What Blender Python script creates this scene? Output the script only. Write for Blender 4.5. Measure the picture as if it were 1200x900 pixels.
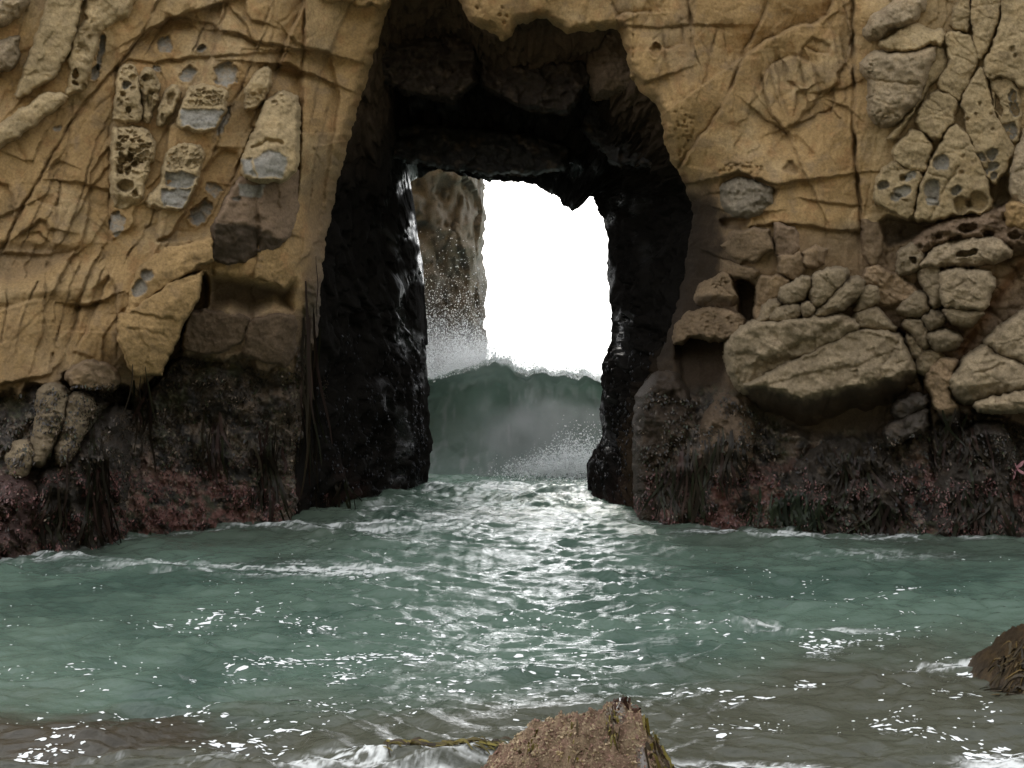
import bpy, math, random
import numpy as np
from mathutils import Vector

for o in list(bpy.data.objects): bpy.data.objects.remove(o, do_unlink=True)
scene = bpy.context.scene
C = scene.collection
R = math.radians

# ------------------------------------------------------------------ camera
F, HC = 1650.0, 3.6          # focal length in photo pixels, eye height above the water
HY = 340.0                   # row of the horizon
cam = bpy.data.cameras.new('camera')
cam.sensor_width = 36.0
cam.lens = 36.0 * F / 1200.0
cam.shift_y = -110.0 / 1200.0
cam.clip_start, cam.clip_end = 0.1, 9000
camo = bpy.data.objects.new('camera', cam); C.objects.link(camo)
camo.location = (0, 0, HC); camo.rotation_euler = (R(90), 0, 0)
scene.camera = camo

# ------------------------------------------------------------------ sky, sun, exposure
SUN = Vector((-0.22, 0.68, 0.70)).normalized()
world = bpy.data.worlds.new('World'); scene.world = world
world.use_nodes = True
nt = world.node_tree; nt.nodes.clear()
sky = nt.nodes.new('ShaderNodeTexSky'); sky.sky_type = 'NISHITA'
sky.sun_disc = False
sky.sun_elevation = math.asin(SUN.z)
sky.sun_rotation = math.atan2(SUN.x, SUN.y)
sky.air_density = 1.0; sky.dust_density = 2.4; sky.ozone_density = 1.0
hs = nt.nodes.new('ShaderNodeHueSaturation'); hs.inputs['Saturation'].default_value = 0.12
bg = nt.nodes.new('ShaderNodeBackground'); bg.inputs['Strength'].default_value = 0.15
wo = nt.nodes.new('ShaderNodeOutputWorld')
nt.links.new(sky.outputs[0], hs.inputs['Color']); nt.links.new(hs.outputs[0], bg.inputs['Color'])
nt.links.new(bg.outputs[0], wo.inputs['Surface'])
sl = bpy.data.lights.new('sun', 'SUN'); sl.energy = 1.2; sl.angle = R(24); sl.color = (1.0, 0.95, 0.87)
so = bpy.data.objects.new('sun', sl); C.objects.link(so)
so.rotation_euler = SUN.to_track_quat('Z', 'Y').to_euler(); so.location = (-10, -10, 30)
vs = scene.view_settings
vs.view_transform = 'Standard'; vs.look = 'None'; vs.exposure = 2.35; vs.gamma = 1.0; vs.use_curve_mapping = False
scene.cycles.max_bounces = 6
scene.cycles.use_denoising = True
scene.cycles.sample_clamp_indirect = 6.0

# ------------------------------------------------------------------ noise helpers
rng = np.random.default_rng(11)
_perm = rng.permutation(256); PERM = np.concatenate([_perm, _perm, _perm]).astype(np.int32)
_ga = rng.random(256) * 2 * np.pi
GX, GY = np.cos(_ga), np.sin(_ga)
_g3 = rng.normal(size=(256, 3)); _g3 /= np.linalg.norm(_g3, axis=1)[:, None]

def perlin2(x, y, seed=0):
    x = np.asarray(x, float) + seed * 17.31; y = np.asarray(y, float) - seed * 9.77
    xi = np.floor(x).astype(np.int32); yi = np.floor(y).astype(np.int32)
    xf = x - xi; yf = y - yi
    xi &= 255; yi &= 255
    u = xf * xf * xf * (xf * (xf * 6 - 15) + 10); v = yf * yf * yf * (yf * (yf * 6 - 15) + 10)
    def g(ix, iy, dx, dy):
        h = PERM[PERM[ix & 255] + (iy & 255)]
        return GX[h] * dx + GY[h] * dy
    a = g(xi, yi, xf, yf); b = g(xi + 1, yi, xf - 1, yf)
    c = g(xi, yi + 1, xf, yf - 1); d = g(xi + 1, yi + 1, xf - 1, yf - 1)
    return 1.5 * (a + u * (b - a) + v * (c + u * (d - c) - a - u * (b - a)))

def perlin3(x, y, z, seed=0):
    x = x + seed * 13.7; y = y - seed * 5.3; z = z + seed * 3.1
    xi = np.floor(x).astype(np.int32); yi = np.floor(y).astype(np.int32); zi = np.floor(z).astype(np.int32)
    xf = x - xi; yf = y - yi; zf = z - zi
    u = xf * xf * (3 - 2 * xf); v = yf * yf * (3 - 2 * yf); w = zf * zf * (3 - 2 * zf)
    r = 0
    for a in (0, 1):
        for b in (0, 1):
            for c in (0, 1):
                h = PERM[PERM[PERM[(xi + a) & 255] + ((yi + b) & 255)] + ((zi + c) & 255)]
                g = _g3[h]
                dt = g[..., 0] * (xf - a) + g[..., 1] * (yf - b) + g[..., 2] * (zf - c)
                r = r + dt * (u if a else 1 - u) * (v if b else 1 - v) * (w if c else 1 - w)
    return 1.5 * r

def fbm2(x, y, octaves=4, seed=0, gain=0.5, lac=2.07):
    r = 0; a = 1.0; f = 1.0
    for k in range(octaves):
        r = r + a * perlin2(x * f, y * f, seed + k * 3.1); a *= gain; f *= lac
    return r

def ridged2(x, y, octaves=4, seed=0, gain=0.5):
    r = 0; a = 1.0; f = 1.0
    for k in range(octaves):
        r = r + a * (1 - np.abs(perlin2(x * f, y * f, seed + k * 2.7)) * 2); a *= gain; f *= 2.1
    return r

_jx = rng.random((256,)); _jy = rng.random((256,))
def voronoi2(x, y, seed=0, jit=0.9):
    """F1, F2 distances and a random value per cell."""
    x = x + seed * 7.13; y = y + seed * 3.77
    xi = np.floor(x).astype(np.int32); yi = np.floor(y).astype(np.int32)
    f1 = np.full(x.shape, 9.0); f2 = np.full(x.shape, 9.0); idv = np.zeros(x.shape)
    for a in (-1, 0, 1):
        for b in (-1, 0, 1):
            cx = xi + a; cy = yi + b
            h = PERM[PERM[cx & 255] + (cy & 255)]
            px = cx + 0.5 + jit * (_jx[h] - 0.5); py = cy + 0.5 + jit * (_jy[h] - 0.5)
            d = np.hypot(px - x, py - y)
            n1 = d < f1
            f2 = np.where(n1, f1, np.minimum(f2, d))
            idv = np.where(n1, h / 255.0, idv)
            f1 = np.where(n1, d, f1)
    return f1, f2, idv

def facets2(x, y, seed=0):
    """broken faces: every cell is its own tilted plane"""
    x = x + seed * 5.13; y = y + seed * 2.77
    xi = np.floor(x).astype(np.int32); yi = np.floor(y).astype(np.int32)
    f1 = np.full(x.shape, 9.0); out = np.zeros(x.shape)
    for a in (-1, 0, 1):
        for b in (-1, 0, 1):
            cx = xi + a; cy = yi + b
            h = PERM[PERM[cx & 255] + (cy & 255)]
            dx = x - (cx + 0.5 + 0.9 * (_jx[h] - 0.5)); dy = y - (cy + 0.5 + 0.9 * (_jy[h] - 0.5))
            d = np.hypot(dx, dy); m = d < f1
            out = np.where(m, GX[h] * dx + GY[h] * dy + 0.3 * (h / 255.0 - 0.5), out); f1 = np.where(m, d, f1)
    return out

def sstep(a, b, x):
    t = np.clip((x - a) / (b - a + 1e-12), 0, 1); return t * t * (3 - 2 * t)

def poly_sdf(P, X, Y):
    """signed distance, positive inside."""
    P = np.asarray(P, float); n = len(P)
    d2 = np.full(X.shape, 1e12); inside = np.zeros(X.shape, bool)
    for i in range(n):
        ax, ay = P[i]; bx, by = P[(i + 1) % n]
        ex, ey = bx - ax, by - ay
        L = ex * ex + ey * ey + 1e-9
        t = np.clip(((X - ax) * ex + (Y - ay) * ey) / L, 0, 1)
        d2 = np.minimum(d2, (X - ax - t * ex) ** 2 + (Y - ay - t * ey) ** 2)
        c = ((ay > Y) != (by > Y)) & (X < (bx - ax) * (Y - ay) / (by - ay + 1e-12) + ax)
        inside ^= c
    d = np.sqrt(d2)
    return np.where(inside, d, -d)

def line_dist(P, X, Y):
    """distance to a polyline and which side (+ is to the right of travel in the photo)."""
    P = np.asarray(P, float)
    best = np.full(X.shape, 1e12); side = np.zeros(X.shape)
    for i in range(len(P) - 1):
        ax, ay = P[i]; bx, by = P[i + 1]
        ex, ey = bx - ax, by - ay
        L = ex * ex + ey * ey + 1e-9
        t = np.clip(((X - ax) * ex + (Y - ay) * ey) / L, 0, 1)
        d = (X - ax - t * ex) ** 2 + (Y - ay - t * ey) ** 2
        s = np.sign(ex * (Y - ay) - ey * (X - ax))
        m = d < best
        best = np.where(m, d, best); side = np.where(m, s, side)
    return np.sqrt(best), side

def smooth_poly(P, k=2):
    P = np.asarray(P, float)
    for _ in range(k):                                   # corner cutting
        Q = np.roll(P, -1, 0)
        P = np.stack([0.8 * P + 0.2 * Q, 0.2 * P + 0.8 * Q], 1).reshape(-1, 2)
    return P

def at(px, py, Y):
    """a point of the photo at distance Y metres becomes a point of the place."""
    return np.stack([(px - 600.0) / F * Y, Y + 0 * px, HC - (py - HY) / F * Y], -1)

# ------------------------------------------------------------------ mesh helpers
def new_obj(name, co, quads=None, tris=None, mat=None, parent=None, smooth=True, col=None, wet=None, facecol=None):
    me = bpy.data.meshes.new(name)
    co = np.asarray(co, np.float32).reshape(-1, 3)
    loops = []; tot = []
    if quads is not None and len(quads): loops.append(np.asarray(quads, np.int32).ravel()); tot.append(np.full(len(quads), 4, np.int32))
    if tris is not None and len(tris): loops.append(np.asarray(tris, np.int32).ravel()); tot.append(np.full(len(tris), 3, np.int32))
    lv = np.concatenate(loops); tot = np.concatenate(tot)
    st = np.concatenate([[0], np.cumsum(tot)[:-1]]).astype(np.int32)
    me.vertices.add(len(co)); me.vertices.foreach_set('co', co.ravel())
    me.loops.add(len(lv)); me.loops.foreach_set('vertex_index', lv)
    me.polygons.add(len(tot)); me.polygons.foreach_set('loop_start', st)
    try: me.polygons.foreach_set('loop_total', tot)
    except Exception: pass
    me.polygons.foreach_set('use_smooth', np.full(len(tot), smooth))
    me.update(calc_edges=True)
    if col is not None:
        a = me.attributes.new('Col', 'FLOAT_COLOR', 'POINT')
        c4 = np.ones((len(co), 4), np.float32); c4[:, :3] = np.asarray(col, np.float32).reshape(-1, 3)
        a.data.foreach_set('color', c4.ravel())
    if wet is not None:
        a = me.attributes.new('Wet', 'FLOAT', 'POINT'); a.data.foreach_set('value', np.asarray(wet, np.float32).ravel())
    if mat: me.materials.append(mat)
    o = bpy.data.objects.new(name, me); C.objects.link(o)
    if parent is not None: o.parent = parent
    return o

def grid_quads(nr, nc, keep=None):
    i = np.arange(nr * nc).reshape(nr, nc)
    q = np.stack([i[:-1, :-1], i[1:, :-1], i[1:, 1:], i[:-1, 1:]], -1).reshape(-1, 4)
    if keep is not None: q = q[keep.reshape(-1)]
    return q

def compact(co, q, *arrs):
    used = np.zeros(len(co), bool); used[q.ravel()] = True
    mp = np.cumsum(used) - 1
    return (co[used], mp[q]) + tuple(a[used] for a in arrs)

def tag(o, label=None, cat=None, group=None, kind=None):
    if label: o['label'] = label
    if cat: o['category'] = cat
    if group: o['group'] = group
    if kind: o['kind'] = kind
    return o

# ------------------------------------------------------------------ materials
def mat_new(name):
    m = bpy.data.materials.new(name); m.use_nodes = True
    n = m.node_tree.nodes; l = m.node_tree.links
    return m, n, l, n['Principled BSDF']

def rock_material(name, grain=26.0, bump=0.6, wet_rough=0.28, dry_rough=0.92, spec=0.4, dry_spec=0.12):
    m, n, l, b = mat_new(name)
    at_ = n.new('ShaderNodeAttribute'); at_.attribute_name = 'Col'
    aw = n.new('ShaderNodeAttribute'); aw.attribute_name = 'Wet'
    tc = n.new('ShaderNodeNewGeometry')
    n1 = n.new('ShaderNodeTexNoise'); n1.inputs['Scale'].default_value = grain; n1.inputs['Detail'].default_value = 6; n1.inputs['Roughness'].default_value = 0.65
    n2 = n.new('ShaderNodeTexNoise'); n2.inputs['Scale'].default_value = 2.3; n2.inputs['Detail'].default_value = 7; n2.inputs['Roughness'].default_value = 0.6
    for x in (n1, n2): l.new(tc.outputs['Position'], x.inputs['Vector'])
    r1 = n.new('ShaderNodeMapRange'); r1.inputs['From Min'].default_value = 0.25; r1.inputs['From Max'].default_value = 0.75
    r1.inputs['To Min'].default_value = 0.66; r1.inputs['To Max'].default_value = 1.28
    l.new(n1.outputs['Fac'], r1.inputs['Value'])
    r2 = n.new('ShaderNodeMapRange'); r2.inputs['From Min'].default_value = 0.3; r2.inputs['From Max'].default_value = 0.7
    r2.inputs['To Min'].default_value = 0.8; r2.inputs['To Max'].default_value = 1.16
    l.new(n2.outputs['Fac'], r2.inputs['Value'])
    mu = n.new('ShaderNodeMath'); mu.operation = 'MULTIPLY'; l.new(r1.outputs[0], mu.inputs[0]); l.new(r2.outputs[0], mu.inputs[1])
    vm = n.new('ShaderNodeVectorMath'); vm.operation = 'SCALE'; l.new(at_.outputs['Color'], vm.inputs[0]); l.new(mu.outputs[0], vm.inputs['Scale'])
    l.new(vm.outputs[0], b.inputs['Base Color'])
    rr = n.new('ShaderNodeMapRange'); rr.inputs['To Min'].default_value = dry_rough; rr.inputs['To Max'].default_value = wet_rough
    l.new(aw.outputs['Fac'], rr.inputs['Value']); l.new(rr.outputs[0], b.inputs['Roughness'])
    sp = n.new('ShaderNodeMapRange'); sp.inputs['To Min'].default_value = dry_spec; sp.inputs['To Max'].default_value = spec
    l.new(aw.outputs['Fac'], sp.inputs['Value']); l.new(sp.outputs[0], b.inputs['Specular IOR Level'])
    n3 = n.new('ShaderNodeTexNoise'); n3.inputs['Scale'].default_value = grain * 1.5; n3.inputs['Detail'].default_value = 8; n3.inputs['Roughness'].default_value = 0.7
    l.new(tc.outputs['Position'], n3.inputs['Vector'])
    bp = n.new('ShaderNodeBump'); bp.inputs['Strength'].default_value = bump; bp.inputs['Distance'].default_value = 0.035
    l.new(n3.outputs['Fac'], bp.inputs['Height']); l.new(bp.outputs[0], b.inputs['Normal'])
    return m

M_ROCK = rock_material('weathered_sandstone')
M_WETROCK = rock_material('wet_black_rock', grain=14, bump=0.6, wet_rough=0.22, spec=0.30, dry_spec=0.015)
M_CRUST = rock_material('coralline_crust', grain=60, bump=0.9, wet_rough=0.45)

def weed_material(name, rough=0.35, spec=0.22):
    m, n, l, b = mat_new(name)
    a = n.new('ShaderNodeAttribute'); a.attribute_name = 'Col'
    l.new(a.outputs['Color'], b.inputs['Base Color'])
    b.inputs['Roughness'].default_value = rough; b.inputs['Specular IOR Level'].default_value = spec
    return m
M_WEED = weed_material('wet_seaweed', 0.5)
M_TURF = weed_material('wet_turf', 0.35, 0.3)

# rock colours (linear albedo)
OCHRE = np.array([0.325, 0.213, 0.098]); TAN = np.array([0.365, 0.276, 0.155]); PALE = np.array([0.320, 0.248, 0.158])
GREY = np.array([0.255, 0.246, 0.222]); BROWN = np.array([0.215, 0.150, 0.090]); DARK = np.array([0.046, 0.037, 0.029])
UMBER = np.array([0.13, 0.09, 0.058]); PINK = np.array([0.100, 0.058, 0.050]); OLIVE = np.array([0.050, 0.052, 0.026])
BLACK = np.array([0.010, 0.009, 0.008]); RUST = np.array([0.27, 0.13, 0.055])

# =================================================================== THE CLIFF
# depth of the cliff face, metres from the eye, at points of the photo
CTRL = np.array([
 (-150,-150,20.6),(0,-150,20.9),(300,-150,21.2),(600,-150,21.2),(900,-150,21.2),(1350,-150,20.5),
 (0,0,20.9),(0,150,20.75),(0,300,20.45),(150,0,21.1),(150,150,20.95),(150,300,20.6),(300,0,21.2),(300,150,21.05),
 (0,420,20.1),(120,420,20.25),(230,420,21.0),(330,400,21.35),(345,300,21.2),(350,60,21.3),(355,180,21.3),
 (400,100,21.9),(435,20,21.9),(380,250,22.1),(360,420,22.0),(350,610,22.0),(250,520,21.35),(250,620,21.2),
 (-100,655,18.6),(0,652,18.95),(100,640,19.7),(150,632,20.25),(0,540,19.5),(110,520,19.95),(150,480,20.9),
 (560,20,21.5),(700,20,21.4),(760,60,21.1),(800,150,21.2),(850,60,21.1),(900,150,21.0),(1000,50,20.95),(1000,200,20.95),
 (1100,100,20.8),(1200,100,20.6),(1350,150,20.2),(1200,300,20.65),(1000,300,21.0),(855,300,21.35),(850,240,21.2),(812,250,22.3),(815,320,22.4),
 (800,400,22.3),(850,400,21.5),(760,480,22.1),(740,600,22.3),(780,613,21.7),(830,560,21.3),(900,620,21.1),(1000,622,20.85),(1100,628,20.65),(1200,632,20.45),(1350,640,20.0),
 (880,480,21.4),(960,500,21.4),(960,400,21.15),(1060,450,21.2),(1100,540,21.0),(1200,450,20.6),(1200,540,20.65),(950,560,21.1)], float)

def tps_fit(P, lam=2e-3):
    X = P[:, :2] / 300.0; n = len(X)
    d2 = ((X[:, None] - X[None]) ** 2).sum(-1)
    K = 0.5 * d2 * np.log(d2 + 1e-12) + lam * np.eye(n)
    A = np.zeros((n + 3, n + 3)); A[:n, :n] = K; A[:n, n] = 1; A[:n, n + 1:] = X; A[n, :n] = 1; A[n + 1:, :n] = X.T
    return X, np.linalg.solve(A, np.concatenate([P[:, 2], [0, 0, 0]]))
_TX, _TW = tps_fit(CTRL)
def macro(px, py):
    x = np.clip(px, -200, 1400) / 300.0; y = np.clip(py, -200, 700) / 300.0
    r = _TW[-3] + _TW[-2] * x + _TW[-1] * y
    for i in range(len(_TX)):
        d2 = (x - _TX[i, 0]) ** 2 + (y - _TX[i, 1]) ** 2
        r = r + _TW[i] * 0.5 * d2 * np.log(d2 + 1e-12)
    return r

# outline of the arch on the front face, from the left foot over the top to the right foot
FRONT = [(352,690),(350,615),(356,520),(370,420),(377,330),(381,285),(398,205),(424,112),(445,45),(455,8),(464,-22),(500,-30),(530,-24),
         (538,3),(548,24),(560,32),(576,38),(591,49),(600,42),(606,28),(620,27),(631,22),(640,22),(652,32),(664,40),(680,38),(700,36),(725,34),(734,70),
         (738,90),(752,108),(768,122),(776,140),(780,165),(786,190),(797,205),(806,225),(812,250),(806,300),(795,350),(780,400),(762,440),(748,480),(742,540),(738,610),(736,690)]

# grid of the face
def axis(lo, a, b, hi, step, nlo, nhi):
    g1 = a - (a - lo) * np.linspace(1, 0, nlo, endpoint=False) ** 1.7
    g2 = np.arange(a, b, step); g3 = b + (hi - b) * np.linspace(0, 1, nhi) ** 1.7
    return np.concatenate([g1, g2, g3])
XS = axis(-900, -14, 1214, 2100, 1.35, 44, 44)
YS = axis(-900, -12, 668, 720, 1.32, 44, 6)
PX, PY = np.meshgrid(XS, YS)
WX = PX + 1.6 * fbm2(PX / 16, PY / 16, 3, 5); WY = PY + 1.6 * fbm2(PX / 16, PY / 16, 3, 8)   # ragged edges
Y = macro(PX, PY)
YM = Y.copy()

LEFT = sstep(620, 500, PX)
# boundary where dry cliff gives way to the dark tidal zone
def tide_line(px):
    return np.interp(px, [-900, 0, 60, 140, 165, 215, 250, 345, 360, 740, 790, 850, 870, 960, 1050, 1085, 1120, 1200, 2100],
                     [470, 458, 446, 443, 450, 412, 418, 430, 330, 430, 462, 452, 470, 505, 505, 500, 482, 492, 492])
TL = tide_line(PX) + 14 * fbm2(PX / 40, PY / 40, 4, 31)
LOW = sstep(-10, 14, PY - TL)

# ---- broad undulation and weathering
Y += 0.10 * fbm2(PX / 130, PY / 130, 3, 1)
Y += 0.016 * fbm2(PX / 34, PY / 34, 3, 2) * (1 - LOW)
Y += 0.004 * fbm2(PX / 7, PY / 7, 3, 4)
# joint panels: cells stretched along the joints
ang = np.where(PX < 600, R(62), R(75))
ca, sa = np.cos(ang), np.sin(ang)
qx = (WX * sa + WY * ca) ; qy = (-WX * ca + WY * sa)
f1, f2, idv = voronoi2(qx / 34, qy / 95, 2)
e = (f2 - f1)
Y += (1 - LOW) * (0.050 * (idv - 0.5) * sstep(0, 0.12, e) + 0.008 * np.exp(-(e / 0.035) ** 2))
f1, f2, idv = voronoi2(WX / 27 + 0.35 * perlin2(WX / 30, WY / 30, 3), WY / 24, 6)
e = (f2 - f1)
small = sstep(-0.1, 0.35, perlin2(PX / 110, PY / 110, 14)) * (1 - LOW) * np.where(PX > 600, 1.0, 0.55)
Y += small * (0.030 * (idv - 0.5) * sstep(0, 0.25, e) + 0.006 * np.exp(-(e / 0.05) ** 2))
Y += 0.038 * facets2(qx / 46 + 0.3 * perlin2(WX / 25, WY / 25, 8), qy / 90, 3) * (1 - 0.3 * LOW) + 0.005 * facets2(WX / 13, WY / 13, 5)
Y += 0.009 * fbm2(qx / 9, qy / 60, 4, 53) * (1 - LOW) + 0.006 * np.clip(fbm2(PX / 5, PY / 5, 3, 57), 0.1, 1) * (1 - LOW)
# the dry face overhangs the tidal rock
Y += 0.42 * np.exp(-np.clip(PY - TL, 0, 400) / 42) * sstep(0, 7, PY - TL) * np.where(PX < 600, sstep(350, 300, PX), sstep(1080, 1110, PX))
# tidal zone: lumpy, ragged rock
rough = fbm2(PX / 46, PY / 46, 6, 21, gain=0.58)
rid = ridged2(PX / 30, PY / 44, 5, 25, gain=0.55) - 1
Y += LOW * (0.16 * rough + 0.075 * rid)
FIELD = sstep(1005, 1035, PX) * sstep(255, 280, PY) * sstep(500, 470, PY)
for cell, amp, sd_ in ((30, 0.20, 4), (15, 0.10, 9)):
    f1, f2, idv = voronoi2(WX / cell + 0.3 * perlin2(WX / 20, WY / 20, 4), WY / (cell * 0.75), sd_)
    Y -= FIELD * amp * np.sqrt(np.clip(1 - (f1 / 0.75) ** 2, 0, 1)) * (0.4 + idv * 0.6) - FIELD * amp * 0.5
# gritty mid zone on the right, below the brow
MID = sstep(255, 285, PY) * sstep(800, 860, PX) * (1 - sstep(1020, 1060, PX)) * (1 - LOW)

COL = np.zeros(PX.shape + (3,)); COL[:] = OCHRE
def mix(mask, c, k=1.0):
    global COL
    w = np.clip(mask * k, 0, 1)[..., None]
    COL = COL * (1 - w) + np.asarray(c) * w
n_a = fbm2(PX / 90, PY / 90, 5, 41); n_b = fbm2(PX / 22, PY / 22, 5, 43); n_c = fbm2(PX / 8, PY / 8, 4, 47)
mix(sstep(0.0, 0.7, n_a), TAN, 0.55)
mix(sstep(0.15, 0.8, n_b), RUST, 0.35)
mix(sstep(0.2, 0.8, -n_b + 0.4 * n_a), BROWN, 0.5)
mix(sstep(1000, 1040, PX) * sstep(330, 250, PY), TAN, 0.6)
mix(sstep(0.3, 0.7, fbm2(PX / 40, PY / 200, 4, 49)), BROWN, 0.4)
mix(MID, BROWN * 0.85, 0.8)
mix(sstep(255, 270, PY) * sstep(1000, 1030, PX) * (1 - LOW), BROWN * 0.95, 0.95)
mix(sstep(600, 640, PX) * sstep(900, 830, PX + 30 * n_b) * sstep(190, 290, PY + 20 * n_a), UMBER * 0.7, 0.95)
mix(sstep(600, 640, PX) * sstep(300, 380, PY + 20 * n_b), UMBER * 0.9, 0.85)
mix(sstep(600, 640, PX) * sstep(858, 828, PX + 16 * n_b) * sstep(200, 240, PY + 12 * n_b), UMBER * 0.26, 0.96)  # right jamb turning into the arch: its shade is painted as darker umber
LOWC = sstep(-48, 26, PY - TL + 16 * n_b)
mix(LOWC * (1 - LOW), UMBER * 0.9, 0.85)
mix(sstep(310, 345, PY + 20 * n_a) * sstep(150, 60, PX) * (1 - LOW), OCHRE * 0.85, 0.4)
mix(sstep(355, 372, PY) * sstep(205, 225, PX) * sstep(620, 500, PX) * (1 - LOW), UMBER * 1.35, 0.9)

# ---- hand-placed relief -------------------------------------------------
def win(P, pad):
    P = np.asarray(P, float)
    i0, i1 = np.searchsorted(XS, [P[:, 0].min() - pad, P[:, 0].max() + pad])
    j0, j1 = np.searchsorted(YS, [P[:, 1].min() - pad, P[:, 1].max() + pad])
    return (slice(max(j0, 0), max(j1, j0 + 1)), slice(max(i0, 0), max(i1, i0 + 1)))

def crack(P, w=1.6, depth=0.10, step=0.0, fade=26, stain=0.18):
    """a joint: a narrow slot; step>0 sets back the rock on the right of travel, step<0 on the left"""
    s = win(P, max(fade * 2.2 if step else 0, 8))
    d, sd = line_dist(P, WX[s], WY[s])
    vary = np.clip(0.55 + 0.9 * perlin2(PX[s] / 26, PY[s] / 26, 51), 0.12, 1.2)
    Y[s] += (1.05 if depth < 0.2 else 1.0) * depth * vary * np.exp(-(d / (w * 0.8)) ** 2)
    if step:
        k = np.sign(step)
        Y[s] += 2.2 * abs(step) * sstep(-0.6, 1.5, d * sd * k) * np.exp(-np.clip(d, 0, 999) / fade)
    if stain:
        wv = (stain * np.exp(-(d / (w * 1.6)) ** 2))[..., None]
        COL[s] = COL[s] * (1 - wv) + UMBER * wv

def region(P, dY, edge=4, color=None, kcol=1.0, tilt=(0, 0), sm=1):
    P2 = smooth_poly(P, sm); s = win(P2, 12)
    d = poly_sdf(P2, WX[s], WY[s]); w = sstep(-edge * 0.5, edge, d)
    c = np.mean(np.asarray(P, float), 0)
    Y[s] += w * (dY + tilt[0] * (PX[s] - c[0]) / 100 + tilt[1] * (PY[s] - c[1]) / 100)
    if color is not None:
        k = (w * kcol)[..., None]; COL[s] = COL[s] * (1 - k) + color * k

def pocket(cx, cy, rx, ry, depth=0.10, rot=0.0, color=GREY, kcol=0.85):
    s = win([(cx - rx * 1.5 - ry, cy - ry * 1.5 - rx), (cx + rx * 1.5 + ry, cy + ry * 1.5 + rx)], 2)
    a = R(rot); dx, dy = WX[s] - cx, WY[s] - cy
    u = (dx * math.cos(a) + dy * math.sin(a)) / rx; v = (-dx * math.sin(a) + dy * math.cos(a)) / ry
    t = (np.abs(u) ** 2.4 + np.abs(v) ** 2.4) ** (1 / 2.4) + 0.30 * fbm2(PX[s] / 9, PY[s] / 9, 3, cx % 31)
    Y[s] += 1.9 * depth * sstep(1.08, 0.80, t) * (0.7 + 0.45 * np.clip(-v, -1, 1)) - 0.35 * depth * np.exp(-((t - 1.12) / 0.16) ** 2)
    kcol = kcol * (0.55 + 0.45 * sstep(-0.5, 0.3, fbm2(PX[s] / 7, PY[s] / 7, 3, cy % 29)))
    if color is not None:
        k = (sstep(1.0, 0.85, t) * kcol)[..., None]; COL[s] = COL[s] * (1 - k) + color * k

# left face: the long joint-bounded columns, each set a little proud of or behind its neighbour
region([(2,296),(43,215),(80,150),(137,78),(134,140),(130,213),(129,280),(60,300)], -0.06, 2.5, None, 1, (0.18, 0.04), 0)
region([(167,40),(200,22),(232,12),(273,0),(280,-20),(190,-20)], -0.09, 2.5, TAN, 0.3, (0.1, 0.1), 0)
region([(138,80),(167,40),(200,24),(262,4),(252,57),(235,93),(218,115),(198,148),(190,200),(170,260),(131,282),(130,200)], 0.03, 2.5, None, 1, (0.2, 0.0), 0)
region([(198,148),(218,115),(235,93),(252,57),(267,0),(272,-18),(325,-18),(320,0),(303,43),(298,58),(283,103),(258,146),(253,173),(222,240),(200,278),(182,282),(190,230)], -0.05, 2.5, None, 1, (0.28, 0.03), 0)
region([(258,146),(283,103),(298,58),(303,43),(320,0),(325,-18),(365,-18),(357,3),(343,32),(333,58),(317,100),(297,150),(287,175),(254,173)], 0.02, 2.5, TAN, 0.2, (0.3, 0.03), 0)
region([(365,-18),(357,3),(358,57),(353,81),(327,75),(333,58),(343,32)], -0.10, 2.5, None, 1, (0.3, 0.1), 0)
region([(327,77),(353,83),(352,148),(348,222),(300,218),(283,206),(297,150),(317,100)], 0.10, 2.5, None, 1, (0.2, -0.05), 0)
region([(359,-18),(420,-18),(400,30),(387,62),(357,58)], -0.14, 2.5, TAN, 0.3, (0.35, 0.1), 0)
region([(357,61),(387,65),(398,110),(385,200),(372,290),(340,275),(349,220),(353,150)], 0.02, 3, None, 1, (0.5, 0.0), 0)
region([(182,284),(200,280),(248,282),(240,322),(205,330),(176,304)], -0.10, 3, None, 1, (0.2, 0.1), 0)
region([(-20,370),(40,350),(96,352),(85,405),(60,440),(-20,455)], -0.10, 3, None, 1, (0.25, -0.1), 0)
region([(96,352),(127,322),(137,338),(137,372),(121,395),(110,420),(85,412)], 0.03, 3, None, 1, (0.3, -0.1), 0)
# left face: joints
crack([(2,296),(25,243),(43,215),(67,170),(80,150),(88,133),(112,105),(137,78),(167,40),(185,0),(196,-20)], 1.5, 0.13, 0.05)
crack([(63,282),(67,243),(72,215),(77,192),(82,150)], 1.4, 0.08, -0.03)
crack([(97,284),(103,257),(105,230),(107,205),(118,185),(130,170)], 1.4, 0.08, 0.03)
crack([(129,280),(130,213),(128,150),(133,140),(136,110),(138,80)], 1.6, 0.14, -0.05, 18)
crack([(107,258),(127,275)], 1.0, 0.06); crack([(73,212),(92,214),(107,218),(128,223)], 1.3, 0.08, 0.05, 14)
crack([(76,275),(90,253),(107,220),(129,193)], 1.3, 0.08, 0.03)
crack([(24,274),(40,263),(48,257),(53,260),(57,268),(63,269)], 1.4, 0.08, 0.07, 14)
crack([(40,272),(46,271),(54,280)], 1.2, 0.05, 0.04, 10)
crack([(62,195),(70,188),(77,191)], 1.2, 0.05, 0.04, 10); crack([(45,236),(50,239),(66,242)], 1.1, 0.05, -0.04, 10)
crack([(62,215),(58,208),(60,195),(66,188)], 1.2, 0.04, 0.03, 10)
crack([(0,254),(25,243)], 1.3, 0.05, 0.05, 20)
crack([(0,215),(8,218),(14,228),(16,242)], 1.4, 0.05, 0.05, 14)
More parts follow.
